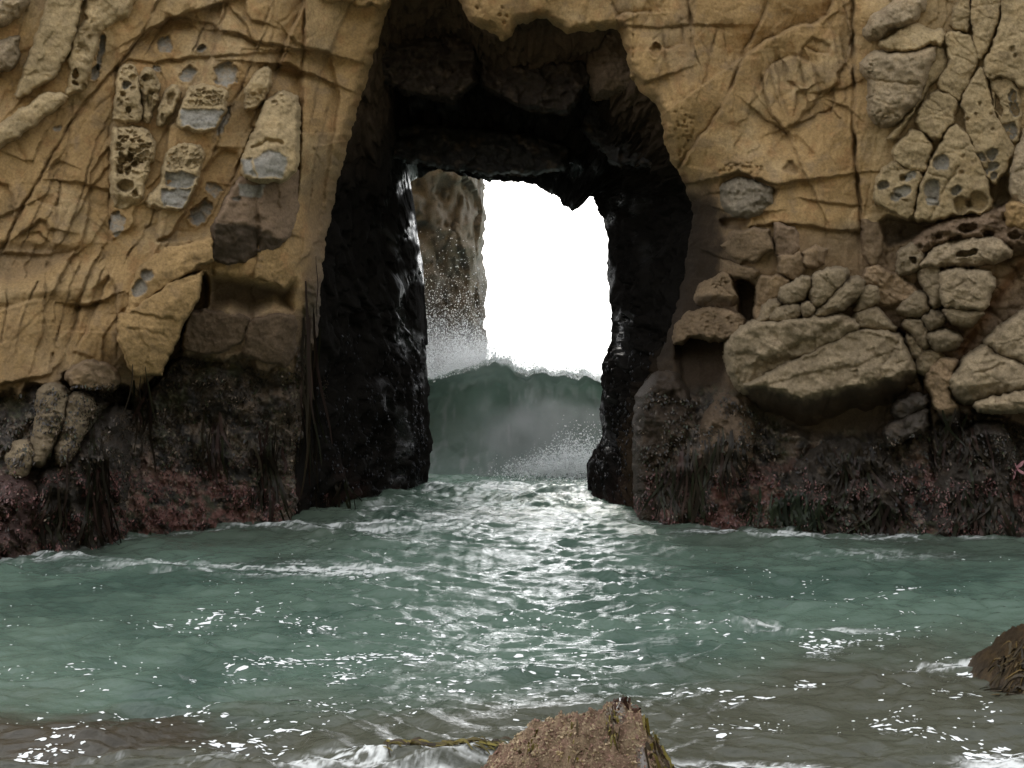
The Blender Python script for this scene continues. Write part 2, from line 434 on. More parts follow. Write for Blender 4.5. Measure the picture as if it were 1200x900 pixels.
crack([(167,40),(200,22),(232,12),(273,0)], 1.5, 0.10, 0.06, 22); crack([(203,70),(235,67),(267,65),(308,63),(333,60)], 1.4, 0.10, 0.04, 14)
crack([(198,148),(218,115),(235,93),(252,57),(257,33),(267,0),(270,-20)], 1.6, 0.12, 0.04)
crack([(258,146),(283,103),(298,58),(303,43),(320,0),(325,-20)], 1.4, 0.10, 0.03)
crack([(295,149),(317,100),(333,58),(343,32),(357,3),(365,-20)], 1.7, 0.14, -0.05)
crack([(353,-20),(357,10),(356,34),(358,57),(353,80),(355,110),(351,148),(352,188),(348,220),(340,257),(336,272)], 1.6, 0.19, 0.03)
crack([(267,37),(278,38),(290,44),(300,50),(316,51),(333,54)], 1.5, 0.08, 0.09, 16); crack([(278,17),(290,32),(298,48)], 1.3, 0.06, 0.05, 12)
crack([(287,2),(289,14),(294,23),(307,27)], 1.3, 0.05, 0.06, 12); crack([(341,43),(348,50),(356,54)], 1.3, 0.06, 0.06, 10)
crack([(327,75),(340,76),(346,79),(353,82)], 2.0, 0.12, 0.16, 34); crack([(357,58),(368,58),(376,60),(386,63)], 2.0, 0.10, 0.12, 34)
crack([(210,20),(221,24),(224,27)], 1.2, 0.05, 0.05, 10); crack([(236,25),(250,27),(253,32)], 1.2, 0.05, 0.06, 12)
crack([(138,79),(150,70),(160,72),(180,73),(203,70)], 1.3, 0.07, 0.04, 14)
crack([(185,33),(195,22),(210,21)], 1.4, 0.06, 0.06, 14); crack([(165,46),(180,33),(200,22)], 1.4, 0.05, 0.06, 14)
crack([(297,150),(287,175),(272,213),(257,257),(252,285),(249,320)], 2.1, 0.22, 0.0); crack([(253,173),(237,207),(222,240),(200,278)], 1.7, 0.14, -0.03)
crack([(8,325),(8,360),(4,390),(0,400)], 1.2, 0.07); crack([(53,332),(52,383),(44,407)], 1.3, 0.08, -0.02)
crack([(95,355),(88,382),(80,407)], 1.6, 0.10, 0.05, 16); crack([(127,325),(115,357),(103,383),(93,405)], 1.5, 0.09, 0.06, 18)
crack([(136,338),(137,370),(137,420)], 1.3, 0.08); crack([(120,420),(121,395),(130,380),(137,372)], 1.3, 0.07, 0.05, 12)
crack([(62,415),(60,428),(58,438)], 1.6, 0.08); crack([(95,357),(104,358),(116,353)], 2.0, 0.06, 0.14, 14)
crack([(85,318),(78,305),(88,298)], 1.6, 0.03, 0.05, 12); crack([(94,345),(103,322),(112,306)], 1.6, 0.05, 0.06, 16); crack([(60,345),(70,325),(80,308)], 1.6, 0.05, 0.06, 16)
for P_ in ([(20,300),(48,240),(70,196)],[(84,262),(96,225),(112,170),(126,140)],[(150,300),(176,262),(196,205)],[(172,60),(190,30)],[(226,60),(240,30),(250,5)],[(272,130),(290,84),(312,36)],[(308,122),(324,88),(340,50)],
           [(366,140),(372,100),(384,66)],[(362,250),(368,190),(384,130)],[(20,400),(30,360),(44,330)],[(66,400),(78,350),(92,312)],[(110,345),(120,318)],[(0,90),(22,40),(30,10)],[(14,130),(30,112),(60,118)]):
    crack(P_, 0.9, 0.09, 0.015, 18, 0.3)
# recesses and ledges on the left face
region([(-20,285),(45,284),(95,290),(80,303),(60,318),(25,332),(-20,334)], 0.16, 10, BROWN, 0.6)
region([(-20,340),(30,330),(62,322),(84,306),(130,301),(137,330),(100,348),(40,350),(-20,370)], -0.10, 12, TAN, 0.25, (0, -0.12))
region([(254,175),(284,178),(268,225),(255,262),(232,280),(205,278),(225,238)], 0.12, 4, OCHRE, 0.4)
region([(244,318),(272,324),(297,327),(333,338),(346,328),(341,362),(320,357),(292,370),(268,361),(243,366),(240,338)], 0.42, 12, UMBER * 0.45, 0.9, (0, 1.2), 0)  # recess under the overhang, its shade put into the dark colour
region([(205,330),(238,318),(246,330),(243,365),(215,412),(190,440),(170,470),(158,455),(190,436)], 0.75, 5, UMBER, 0.7)  # cleft beside the hanging slab, coloured dark to stand in for shade
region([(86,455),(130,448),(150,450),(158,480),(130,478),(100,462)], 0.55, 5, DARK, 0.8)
region([(18,60),(45,55),(40,75),(24,100),(18,120),(0,140),(-20,148),(-20,100)], 0.05, 5)
region([(100,95),(110,75),(118,33),(137,32),(137,76),(112,102),(88,132),(70,125)], 0.06, 5, TAN, 0.4)
for p in ((193,52,10,11,0.07,0),(236,56,7,4,0.08,-25),(183,80,5,4,0.04,20),(220,86,8,12,0.06,40),(264,86,14,14,0.07,-10),
          (250,222,10,7,0.04,30),(236,248,16,9,0.10,-45),(231,257,9,7,0.03,-40),(226,289,3,3,0.02,0),(239,289,3,3,0.02,0),
          (118,62,3.4,22,0.10,8),(112,85,5,9,0.10,15),(262,143,5,20,0.05,20),(138,262,9,14,0.05,0),(68,150,6,3,0.03,0)):
    pocket(*p[:4], depth=p[4], rot=p[5])
# right face: joints
crack([(722,32),(767,32),(790,31),(810,30),(858,30)], 1.5, 0.10, 0.03, 12)
crack([(900,4),(898,12),(885,38),(873,58),(867,78),(855,107),(845,125),(832,147),(821,158),(806,180),(796,196)], 2.0, 0.16, 0.05)
crack([(777,35),(778,57),(783,87)], 1.2, 0.06, 0.02); crack([(800,33),(803,53),(780,57)], 1.5, 0.07, 0.03, 12)
crack([(810,33),(820,48),(832,62),(829,83),(825,93)], 1.3, 0.07, -0.02); crack([(842,33),(837,45),(832,62)], 1.2, 0.06); crack([(813,57),(818,72),(823,87)], 1.2, 0.06)
crack([(808,-15),(808,0),(809,28)], 1.8, 0.12, 0.04); crack([(728,75),(754,98),(782,88)], 1.3, 0.06, 0.06, 16); crack([(847,33),(849,50),(850,72)], 1.2, 0.06)
crack([(765,60),(768,45),(774,40)], 1.2, 0.05); pocket(768,59,7,8,0.07,0,OCHRE*0.8)
crack([(716,5),(722,20),(735,14),(762,14)], 1.4, 0.07, -0.05, 12); crack([(762,14),(767,32)], 1.2, 0.06)
crack([(873,65),(890,53),(907,43),(928,33),(955,27),(970,17),(977,5),(979,-15)], 2.0, 0.06, -0.22, 60)
crack([(895,93),(898,83),(905,76),(913,70),(925,67),(938,68),(952,73),(955,90),(960,107),(955,123),(943,133),(930,147)], 1.4, 0.07, -0.05, 16)
crack([(895,93),(897,113),(901,125),(907,137),(917,149)], 1.4, 0.07, 0.05, 14)
crack([(903,82),(906,95),(910,110),(914,122)], 1.2, 0.06, 0.03, 10); crack([(909,76),(912,93),(915,113),(923,133)], 1.3, 0.07, -0.03, 12); crack([(917,70),(921,80),(923,93),(932,100)], 1.2, 0.06, 0.04, 12)
crack([(935,70),(941,85),(945,100),(946,111),(947,122)], 1.3, 0.07, 0.03, 10); crack([(932,122),(933,110),(945,104)], 1.3, 0.05, 0.05, 10)
crack([(938,68),(940,56),(952,44),(965,48),(973,54),(972,62),(955,62),(945,56)], 1.4, 0.06, 0.04, 14)
crack([(987,57),(990,73),(982,87),(983,97),(973,105)], 1.5, 0.08, -0.06, 16); crack([(960,107),(975,105),(978,117),(973,130),(962,133)], 1.4, 0.07, 0.04, 12)
crack([(973,105),(990,104),(1001,98)], 1.2, 0.05, 0.04, 12); crack([(980,60),(976,40),(970,25)], 1.3, 0.06, 0.03); crack([(985,-10),(993,20),(998,50),(990,73)], 1.3, 0.07, 0.03)
crack([(982,122),(995,127),(1000,132)], 1.2, 0.06, 0.05, 12); crack([(925,148),(945,140),(960,133)], 1.6, 0.05, 0.05, 16); crack([(890,132),(903,142),(915,150)], 1.6, 0.06, 0.05, 14)
crack([(1000,-20),(1000,67),(1002,107),(1000,148),(1003,192),(1009,250),(1013,290)], 2.3, 0.30, 0.05, 16)
crack([(917,150),(926,161),(939,192),(947,210),(958,234)], 1.5, 0.09, 0.04); region([(917,200),(925,186),(939,201),(930,206)], 0.12, 3, BROWN, 0.4)
region([(928,160),(936,157),(958,184),(948,190),(939,190)], 0.06, 3)
crack([(844,207),(868,201),(888,210),(910,216),(930,212),(947,210)], 1.6, 0.05, 0.10, 50)
region([(842,207),(870,202),(892,211),(910,219),(909,235),(898,252),(878,256),(846,255)], 0.05, 6, BROWN, 0.75, (0, -0.5))
region([(844,255),(880,256),(874,267),(845,268)], 0.30, 4, BROWN, 0.6)
crack([(846,224),(862,220),(884,226),(905,222)], 1.6, 0.04, 0.05, 14); crack([(848,246),(870,250),(895,248)], 1.6, 0.04, 0.06, 12)
crack([(886,264),(917,262),(952,265),(970,269),(1009,271)], 1.6, 0.06, 0.07, 20); crack([(901,274),(910,297),(925,315),(930,330)], 2.2, 0.20, 0.04, 16)
crack([(905,262),(907,290)], 1.2, 0.05); crack([(950,235),(985,240),(1005,241)], 1.2, 0.05, 0.04, 14); crack([(840,300),(865,310),(885,300)], 1.6, 0.06, 0.06, 18)
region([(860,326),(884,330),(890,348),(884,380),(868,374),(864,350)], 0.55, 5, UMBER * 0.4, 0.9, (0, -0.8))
region([(790,388),(852,388),(856,420),(846,455),(815,480),(794,450)], 0.45, 8, UMBER * 0.3, 0.92, (0.4, -0.8))  # hollow under the ledge, overhang shade painted in with dark umber
region([(872,455),(1070,445),(1088,500),(1060,520),(960,515),(890,500)], 0.30, 10, DARK, 0.6)
crack([(1051,379),(1059,394),(1072,420),(1080,445),(1087,470),(1090,510),(1094,560)], 3.2, 0.40, 0.0)
crack([(1205,300),(1182,330),(1163,353),(1149,379),(1127,412)], 6.0, 0.16, 0.0, 26, 0.0)
region([(1030,252),(1075,258),(1105,256),(1090,268),(1062,285),(1035,290)], 0.38, 6, DARK * 1.5, 0.7)
region([(1155,200),(1185,205),(1185,240),(1162,246)], 0.30, 5, DARK * 1.6, 0.6)
s = win([(1120, 420), (1210, 300)], 10)
d_, _ = line_dist([(1205,300),(1182,330),(1163,353),(1149,379),(1127,412)], WX[s], WY[s])
k_ = (0.7 * np.exp(-(d_ / 7) ** 2))[..., None]; COL[s] = COL[s] * (1 - k_) + RUST * 0.6 * k_
# pitting around the right brow and by the arch edge
def pits(P, cell, depth, dens=0.6, seed=3, size=0.42, color=None):
    s = win(P, 2); d = poly_sdf(smooth_poly(P, 1), WX[s], WY[s])
    f1, f2, idv = voronoi2(WX[s] / cell, WY[s] / cell, seed)
    m = sstep(0, 4, d) * (idv < dens) * sstep(size, size * 0.55, f1 / (0.55 + 0.6 * np.mod(idv * 7.3, 1)))
    Y[s] += depth * m
pits([(790,120),(815,130),(815,160),(800,195),(786,185),(783,150)], 5, 0.05, 0.5)
pits([(815,200),(845,185),(900,190),(890,210),(840,205)], 6, 0.04, 0.4, 5)
pits([(540,5),(600,5),(600,45),(560,30)], 8, 0.06, 0.5, 7)

# darker, wetter colouring of the tidal zone
tz = np.zeros_like(COL); tz[:] = DARK
def tmix(mask, c, k=1.0):
    global tz
    w = np.clip(mask * k, 0, 1)[..., None]; tz = tz * (1 - w) + np.asarray(c) * w
t1 = fbm2(PX / 26, PY / 26, 6, 61, gain=0.62); t2 = fbm2(PX / 60, PY / 60, 5, 63, gain=0.6); t3 = fbm2(PX / 9, PY / 9, 4, 67, gain=0.65)
tmix(sstep(0.0, 0.6, t1), UMBER, 0.6); tmix(sstep(0.1, 0.5, -t1), BLACK * 1.6, 0.8)
tmix(sstep(0.1, 0.5, t2 + 0.4 * t3), OLIVE, 0.6)
pinkz = sstep(520, 585, PY - 18 * t2) * sstep(-0.35, 0.25, t1 + 0.25 * t3) * np.where(PX < 520, sstep(140, 165, PX) * sstep(330, 280, PX) + 0.8 * sstep(60, 20, PX) + 0.4 * sstep(330, 360, PX), 1.0)
tmix(np.clip(pinkz, 0, 1), PINK * np.array([1.35, 1.0, 0.95]), 0.85)
tmix(sstep(0.45, 0.7, t3) * sstep(430, 520, PY), np.array([0.22, 0.17, 0.13]), 0.6)
tmix(sstep(585, 605, PY) * sstep(860, 900, PX) * sstep(-0.1, 0.4, t1), np.array([0.045, 0.06, 0.03]), 0.8)
COL = COL * (1 - LOW[..., None]) + tz * LOW[..., None]
WET = LOW * (0.55 + 0.35 * sstep(-0.2, 0.5, t1)) * sstep(400, 520, PY)

# arch lip
sdf = poly_sdf(FRONT, PX, PY)
ragged = sdf + 2.5 * fbm2(PX / 14, PY / 14, 4, 71)
lip = np.where(PX < 500, 16.0, 13.0 + 26.0 * sstep(380, 470, PY))
Y += np.where(PX < 500, 0.42, 0.42 + 0.75 * sstep(380, 470, PY)) * np.clip(1 - (-ragged) / lip, 0, 1.3) ** 2
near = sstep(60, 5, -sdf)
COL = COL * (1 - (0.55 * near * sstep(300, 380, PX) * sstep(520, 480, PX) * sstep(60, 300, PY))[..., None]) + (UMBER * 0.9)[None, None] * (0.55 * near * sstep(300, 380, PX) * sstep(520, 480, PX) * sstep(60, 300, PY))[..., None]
in_ = ragged > 0
gy, gx = np.gradient(ragged, YS, XS)
gl = np.hypot(gx, gy) + 1e-6
push = np.where((ragged > 0) & (ragged < 3.0), ragged / gl, 0)
PXs = PX - gx / gl * push; PYs = PY - gy / gl * push
keepv = ~in_
k4 = keepv[:-1, :-1] | keepv[1:, :-1] | keepv[1:, 1:] | keepv[:-1, 1:]
co = at(PXs, PYs, Y).reshape(-1, 3)
q = grid_quads(*PX.shape, keep=k4)
co, q, col_, wet_ = compact(co, q, COL.reshape(-1, 3), WET.reshape(-1))
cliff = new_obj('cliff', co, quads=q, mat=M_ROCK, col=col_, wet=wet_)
tag(cliff, 'ochre sandstone sea cliff pierced by a dark keyhole arch', kind='structure')

# composite depth raster of everything standing on the face (1 photo pixel per cell), for laying weed on it
RX, RY = np.arange(-10, 1211), np.arange(-10, 661)
def sample(A, px, py):
    i = np.clip(np.interp(px, XS, np.arange(len(XS))), 0, len(XS) - 1.001); j = np.clip(np.interp(py, YS, np.arange(len(YS))), 0, len(YS) - 1.001)
    i0 = i.astype(int); j0 = j.astype(int); fi = i - i0; fj = j - j0
    return (A[j0, i0] * (1 - fi) * (1 - fj) + A[j0, i0 + 1] * fi * (1 - fj) + A[j0 + 1, i0] * (1 - fi) * fj + A[j0 + 1, i0 + 1] * fi * fj)
_gx, _gy = np.meshgrid(RX, RY)
ZB = sample(Y, _gx.astype(float), _gy.astype(float))

# ---------------------------------------------------------------- tunnel through the cliff
KF = [(338,690),(340,615),(346,520),(360,420),(368,330),(372,285),(388,205),(414,108),(436,40),(446,0),(458,-34),(500,-42),(545,-38),(560,0),(590,16),(640,8),(690,16),(740,22),
      (748,70),(766,96),(786,116),(796,160),(802,190),(818,222),(826,250),(820,300),(808,350),(794,400),(776,440),(760,490),(754,540),(750,610),(748,690)]
KB = [(498,640),(500,568),(506,530),(503,485),(501,440),(501,400),(498,330),(491,285),(487,250),(481,214),(490,207),(520,199),(545,207),(570,211),(594,213),(612,214),(640,224),(655,234),
      (661,242),(672,247),(683,240),(686,229),(694,231),(701,240),(708,262),(711,300),(713,345),(718,385),(707,425),(704,470),(706,512),(688,545),(690,640)]
YF = [22.1,22.1,22.2,22.3,22.4,22.5,22.5,22.4,22.4,22.3,22.2,22.1,22.1,22.0,22.0,21.9,21.9,21.8,21.7,21.7,21.9,22.1,22.4,22.8,23.0,23.0,23.0,22.9,22.8,22.8,22.8,22.7,22.6]
YBk = [25.9,25.9,25.9,25.9,26,26,26,26,26.2,26.4,26.6,26.6,26.6,26.6,26.6,26.6,26.5,26.4,26.3,26.2,26.1,26,26,25.9,25.8,25.6,25.5,25.4,25.2,25.1,25.0,24.9,24.9]
def resample(P, n):
    P = np.asarray(P, float); m = len(P)
    t = np.linspace(0, m - 1, n)
    return np.stack([np.interp(t, np.arange(m), P[:, k]) for k in range(P.shape[1])], 1)
NU, NV = 640, 140
A = resample(np.c_[KF, YF], NU); B = resample(np.c_[KB, YBk], NU)
def blur(a, k):
    kk = np.ones(k) / k
    return np.stack([np.convolve(np.pad(a[:, i], (k // 2, k // 2), 'edge'), kk, 'valid')[:len(a)] for i in range(a.shape[1])], 1)
A = blur(A, 25); B = blur(B, 3)
v = np.linspace(0, 1, NV)[:, None]
Ax, Ay, AY = [A[None, :, k] for k in range(3)]; Bx, By, BY = [B[None, :, k] for k in range(3)]
ve = v ** 0.9
tx = Ax + (Bx - Ax) * ve; ty = Ay + (By - Ay) * ve; tY = AY + (BY - AY) * v
uu = np.linspace(0, 1, NU)[None, :] * 14 + 0 * v; vv = v * 4.5 + 0 * uu
ddx, ddy = Bx - Ax, By - Ay; dl = np.hypot(ddx, ddy) + 1e-6
w0 = sstep(0, 0.15, v) * sstep(1.0, 0.72, v)
W3 = at(tx, ty, tY)
n3 = perlin3(W3[..., 0] * 0.9, W3[..., 1] * 0.9, W3[..., 2] * 0.9, 2) + 0.5 * perlin3(W3[..., 0] * 2, W3[..., 1] * 2, W3[..., 2] * 2, 3)
n4 = perlin3(W3[..., 0] * 4.5, W3[..., 1] * 4.5, W3[..., 2] * 4.5, 4) + 0.6 * perlin3(W3[..., 0] * 10, W3[..., 1] * 10, W3[..., 2] * 10, 5)
f1, f2, idt = voronoi2(uu * 1.6 + 0.4 * n3, vv * 1.1 + 0.3 * n4, 9)
blocky = (idt - 0.5) * sstep(0, 0.15, f2 - f1)
off = w0 * (16 * n3 + 22 * blocky) + (0.35 + w0) * 4.5 * n4 + (0.5 + 1.5 * w0) * (3.0 * facets2(uu * 9, vv * 7, 4) + 6.0 * facets2(uu * 3.5, vv * 3, 6))
off = np.clip(off, -60, 30 * (1 - v) + 3)
tx = tx + ddx / dl * off; ty = ty + ddy / dl * off
tY = tY + w0 * (0.22 * n3[...]) + 0.06 * n4
# flare the back lip outwards
cb = np.array([600.0, 400.0])
bx = Bx - cb[0]; by = By - cb[1]
extra = [(1.05, 0.25), (1.25, 0.6), (2.2, 0.9), (5.5, 0.8), (9.0, 0.3)]
rx = [tx]; ry = [ty]; rY = [tY]
for sc, dy in extra:
    rx.append(cb[0] + bx * sc); ry.append(cb[1] + by * sc); rY.append(BY + dy + 0 * bx)
tx = np.concatenate(rx); ty = np.concatenate(ry); tY = np.concatenate(rY)
co = at(tx, ty, tY)
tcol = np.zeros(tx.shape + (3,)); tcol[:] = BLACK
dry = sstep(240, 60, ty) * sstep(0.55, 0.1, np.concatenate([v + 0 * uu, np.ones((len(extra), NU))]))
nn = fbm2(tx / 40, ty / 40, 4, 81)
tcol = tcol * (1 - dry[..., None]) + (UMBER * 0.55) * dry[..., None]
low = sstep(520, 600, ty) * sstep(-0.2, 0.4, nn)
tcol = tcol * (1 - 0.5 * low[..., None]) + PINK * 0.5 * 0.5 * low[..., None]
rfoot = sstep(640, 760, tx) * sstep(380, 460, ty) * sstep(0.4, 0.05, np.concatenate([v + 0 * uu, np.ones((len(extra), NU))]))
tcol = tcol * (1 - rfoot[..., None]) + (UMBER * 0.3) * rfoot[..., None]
vfull = np.concatenate([v + 0 * uu, np.ones((len(extra), NU))])
twet = np.clip(sstep(0.05, 0.5, fbm2(tx / 26, ty / 40, 4, 85)) * sstep(0.35, 0.8, vfull), 0, 1)
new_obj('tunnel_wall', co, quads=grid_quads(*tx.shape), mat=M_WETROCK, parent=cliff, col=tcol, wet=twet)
# top of the cliff, running back over the tunnel
nx = 60
top = np.zeros((3, nx, 3)); xx = np.linspace(-17, 24, nx)
zt = HC + (HY + 900) / F * 20.8
top[0] = np.c_[xx, np.full(nx, 20.3), np.full(nx, zt - 0.6)]; top[1] = np.c_[xx, np.full(nx, 22.0), np.full(nx, zt + 0.3)]; top[2] = np.c_[xx, np.full(nx, 27.4), np.full(nx, zt - 0.2)]
bk = top[2].copy(); bk[:, 2] = 6.6; bk[:, 1] = 27.2
top = np.concatenate([top, bk[None]]); top[..., 2] += 0.25 * perlin2(top[..., 0] / 2, top[..., 1] / 2, 4)
new_obj('cliff_top', top, quads=grid_quads(4, nx), mat=M_ROCK, parent=cliff, col=np.tile(OCHRE, (4 * nx, 1)), wet=np.zeros(4 * nx))

# ---------------------------------------------------------------- blocks, slabs and boulders proud of the face
def piece(name, P, T=0.25, r=10, tilt=(0, 0), color=TAN, kc=0.8, pitlist=(), honey=None, lump=0.02, grey=None, cracks=(), depth=None,
          label=None, cat=None, group=None, sm=1, wet=0.0, power=2.0, under=None, dark=None, seed=None, parent='cliff', edge_dive=0.12, holes=None, strat=0.0, grow=None, facet=0.016):
    """one stone: outline in the photo, T metres proud of the cliff, edge rounding r (pixels)"""
    seed = (sum(p[0] * 3 + p[1] for p in P) % 97) if seed is None else seed
    if cat == 'boulder': r = r * 0.75; facet = max(facet, 0.035); power = 2.4 if power == 2.0 else power
    if grow is None: grow = 3.4 if cat == 'boulder' else 2.2
    P2 = smooth_poly(P, sm)
    x0, y0 = P2.min(0) - 7; x1, y1 = P2.max(0) + 7
    st = 1.2 if (x1 - x0) * (y1 - y0) < 9000 else 1.45
    X, Yp = np.meshgrid(np.arange(x0, x1, st), np.arange(y0, y1, st))
    wx = X + 2.4 * fbm2(X / 15, Yp / 15, 4, seed); wy = Yp + 2.4 * fbm2(X / 15, Yp / 15, 4, seed + 9)
    d = poly_sdf(P2, wx, wy) + grow
    base = sample(Y, X, Yp); mac = sample(YM, X, Yp) if depth is None else depth + 0 * X
    c = P2.mean(0)
    t = np.clip(d / r, 0, 1)
    prof = (1 - (1 - t) ** power) ** (1 / power)
    prof = np.where(d > 0, prof, 0)
    inner = np.clip(d / max(d.max(), 1), 0, 1)
    front = mac - T - 0.15 * T * inner + tilt[0] * (X - c[0]) / 100 + tilt[1] * (Yp - c[1]) / 100
    front = front + lump * 2.2 * fbm2(X / 30, Yp / 30, 3, seed + 2) + lump * 0.8 * fbm2(X / 9, Yp / 9, 4, seed + 4) + 0.004 * fbm2(X / 3.5, Yp / 3.5, 3, seed + 5)
    front = front + (0.9 * facet) * facets2(X / 26 + 0.3 * perlin2(X / 18, Yp / 18, seed), Yp / 24, seed) + 0.010 * facets2(X / 8, Yp / 8, seed + 1)
    if strat: front = front + strat * (ridged2(X / 60, Yp / 9, 3, seed + 7) - 1)
    cc = np.zeros(X.shape + (3,)); cc[:] = color
    na = fbm2(X / 24, Yp / 24, 4, seed + 11)[..., None]; nb = fbm2(X / 6, Yp / 6, 3, seed + 12)[..., None]
    cc = cc * (1 + 0.13 * na + 0.07 * nb)
    k = sstep(0.1, 0.7, na[..., 0]) * (1 - kc); cc = cc * (1 - k[..., None]) + OCHRE * k[..., None]
    def blend(m, cl):
        nonlocal cc
        cc = cc * (1 - m[..., None]) + np.asarray(cl) * m[..., None]
    if honey:                                     # honeycomb weathering: list of (polygon or None, cell, depth, density)
        for hp, cell, dep, dens in honey:
            m = sstep(-1, 5, d) if hp is None else sstep(-1, 5, poly_sdf(np.asarray(hp, float), wx, wy)) * sstep(0, 3, d)
            f1, f2, idv = voronoi2(wx / cell, wy / (cell * 0.85), seed)
            e = f2 - f1
            front = front + m * (idv < dens) * dep * sstep(0.03, 0.28, e) * (0.5 + 0.8 * np.mod(idv * 5.1, 1))
    if grey:                                      # fresh grey fracture faces
        for gp, dep in grey:
            g = poly_sdf(np.asarray(gp, float), wx, wy); m = sstep(-0.8, 1.5, g)
            front = front + m * dep; blend(m * 0.9, GREY * (1 + 0.12 * na[..., :1][..., 0].mean()))
    for (cx, cy, rx_, ry_, dep, *ro) in pitlist:
        a = R(ro[0]) if ro else 0
        dx, dy = wx - cx, wy - cy
        u_ = (dx * math.cos(a) + dy * math.sin(a)) / rx_; v_ = (-dx * math.sin(a) + dy * math.cos(a)) / ry_
        tt = (np.abs(u_) ** 2.3 + np.abs(v_) ** 2.3) ** (1 / 2.3)
        front = front + dep * sstep(1.1, 0.75, tt)
        if dep < 0.16 and rx_ > 4: blend(sstep(1.0, 0.85, tt) * 0.8, GREY * 0.95)
    for ck in cracks:
        cp, cw, cd, cs = (list(ck) + [0.0])[:4] if len(ck) < 4 else ck
        dd, sd = line_dist(cp, wx, wy)
        front = front + cd * np.exp(-(dd / cw) ** 2)
        if cs: front = front + abs(cs) * sstep(-0.5, 2.5, dd * sd * np.sign(cs)) * np.exp(-dd / 30)
    if cat == 'boulder' or name in ('joint_panel', 'rock_slab', 'pitted_block', 'lower_slab'):
        pr = np.random.default_rng(int(seed * 100) % 9999)
        ext = max(x1 - x0, y1 - y0)
        for _ in range(2 if ext > 60 else 1):
            th_ = pr.uniform(-0.5, 0.9); ox, oy = c[0] + pr.uniform(-.3, .3) * (x1 - x0), c[1] + pr.uniform(-.3, .3) * (y1 - y0)
            dd = np.abs((wx - ox) * math.sin(th_) - (wy - oy) * math.cos(th_) + 3 * perlin2(X / 22, Yp / 22, seed + _))
            al = (wx - ox) * math.cos(th_) + (wy - oy) * math.sin(th_)
            front = front + 0.020 * np.exp(-(dd / 1.0) ** 2) * sstep(0.5, 0.35, np.abs(al) / ext + 0.25 * perlin2(al / 20, al * 0, seed))
    band = perlin2((X * 0.25 + Yp) / 9, (Yp * 0.25 - X) / 60, seed + 21)[..., None]
    speck = sstep(0.35, 0.6, fbm2(X / 2.6, Yp / 2.6, 2, seed + 23))[..., None]
    cc = cc * (1 + 0.09 * band) * (1 - 0.22 * speck)
    blotch = sstep(0.25, 0.75, fbm2(X / 18, Yp / 18, 4, seed + 29))
    blend(0.25 * blotch, UMBER * 1.1)
    wt = np.full(X.shape, float(wet))
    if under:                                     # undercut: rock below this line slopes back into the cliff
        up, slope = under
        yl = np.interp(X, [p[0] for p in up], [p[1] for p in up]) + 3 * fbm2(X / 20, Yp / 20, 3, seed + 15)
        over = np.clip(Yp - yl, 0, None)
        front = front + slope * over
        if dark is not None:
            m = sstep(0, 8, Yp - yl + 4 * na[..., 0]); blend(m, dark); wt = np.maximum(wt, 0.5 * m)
    back = np.maximum(base, front) + edge_dive
    yy = back + (front - back) * prof
    kv = d > -3.0
    k4 = kv[:-1, :-1] & kv[1:, :-1] & kv[1:, 1:] & kv[:-1, 1:]
    co = at(X, Yp, yy).reshape(-1, 3); q = grid_quads(*X.shape, keep=k4)
    co, q, cl, wv = compact(co, q, cc.reshape(-1, 3), wt.reshape(-1))
    o = new_obj(name, co, quads=q, mat=M_ROCK, col=np.clip(cl, 0.004, 1), wet=wv, parent=cliff if (parent == 'cliff' and not cat) else None)
    tag(o, label, cat, group)
    m = (_gx > x0) & (_gx < x1) & (_gy > y0) & (_gy < y1)
    ii = np.clip(((_gx[m] - x0) / st).round().astype(int), 0, X.shape[1] - 1); jj = np.clip(((_gy[m] - y0) / st).round().astype(int), 0, X.shape[0] - 1)
    ZB[m] = np.where(d[jj, ii] > 1, np.minimum(ZB[m], yy[jj, ii]), ZB[m])
    return o

# left face
piece('rock_slab', [(58,-24),(99,-24),(96,0),(90,31),(83,52),(72,74),(62,92),(40,106),(18,115),(24,95),(32,72),(46,35),(54,10)], 0.24, 5, (-0.05,0.10), TAN, power=2.6, lump=0.008, facet=0.03, label='smooth tan slab slanting down the upper cliff')
piece('honeycomb_limb', [(101,-24),(162,-24),(154,16),(134,28),(120,31),(114,50),(109,74),(103,92),(98,104),(82,112),(77,109),(83,86),(80,72),(85,48),(94,33),(100,20)], 0.20, 8, (0,0.06), TAN, lump=0.035,
      pitlist=[(89,86,4,7,0.22),(88,97,3,2,0.14),(79,76,3,4,0.14),(97,101,3,3,0.14),(100,20,3,3,0.12),(104,38,4,3,0.03),(92,60,4,5,0.03),(97,70,4,4,0.03)],
      honey=[([(92,35),(112,30),(106,70),(86,70)],8,0.04,0.7)], label='pale limb of honeycombed stone with holes eaten through')
piece('rock_limb', [(-24,168),(-24,152),(0,147),(18,135),(36,121),(54,108),(72,109),(82,112),(72,122),(60,131),(42,145),(20,160),(-4,176)], 0.26, 6, (0,0.1), TAN, power=2.4, lump=0.010, facet=0.03, label='rounded tan limb of rock low on the slanting slabs')
piece('rock_knob', [(-24,-24),(35,-24),(33,4),(23,18),(10,28),(-24,38)], 0.30, 14, (0,0.1), PALE, lump=0.03)
piece('crumbling_rock', [(-14,50),(2,50),(14,41),(24,44),(21,58),(23,70),(12,80),(2,84),(-14,88)], 0.2, 6, (0,0), PALE * 0.8, lump=0.06)
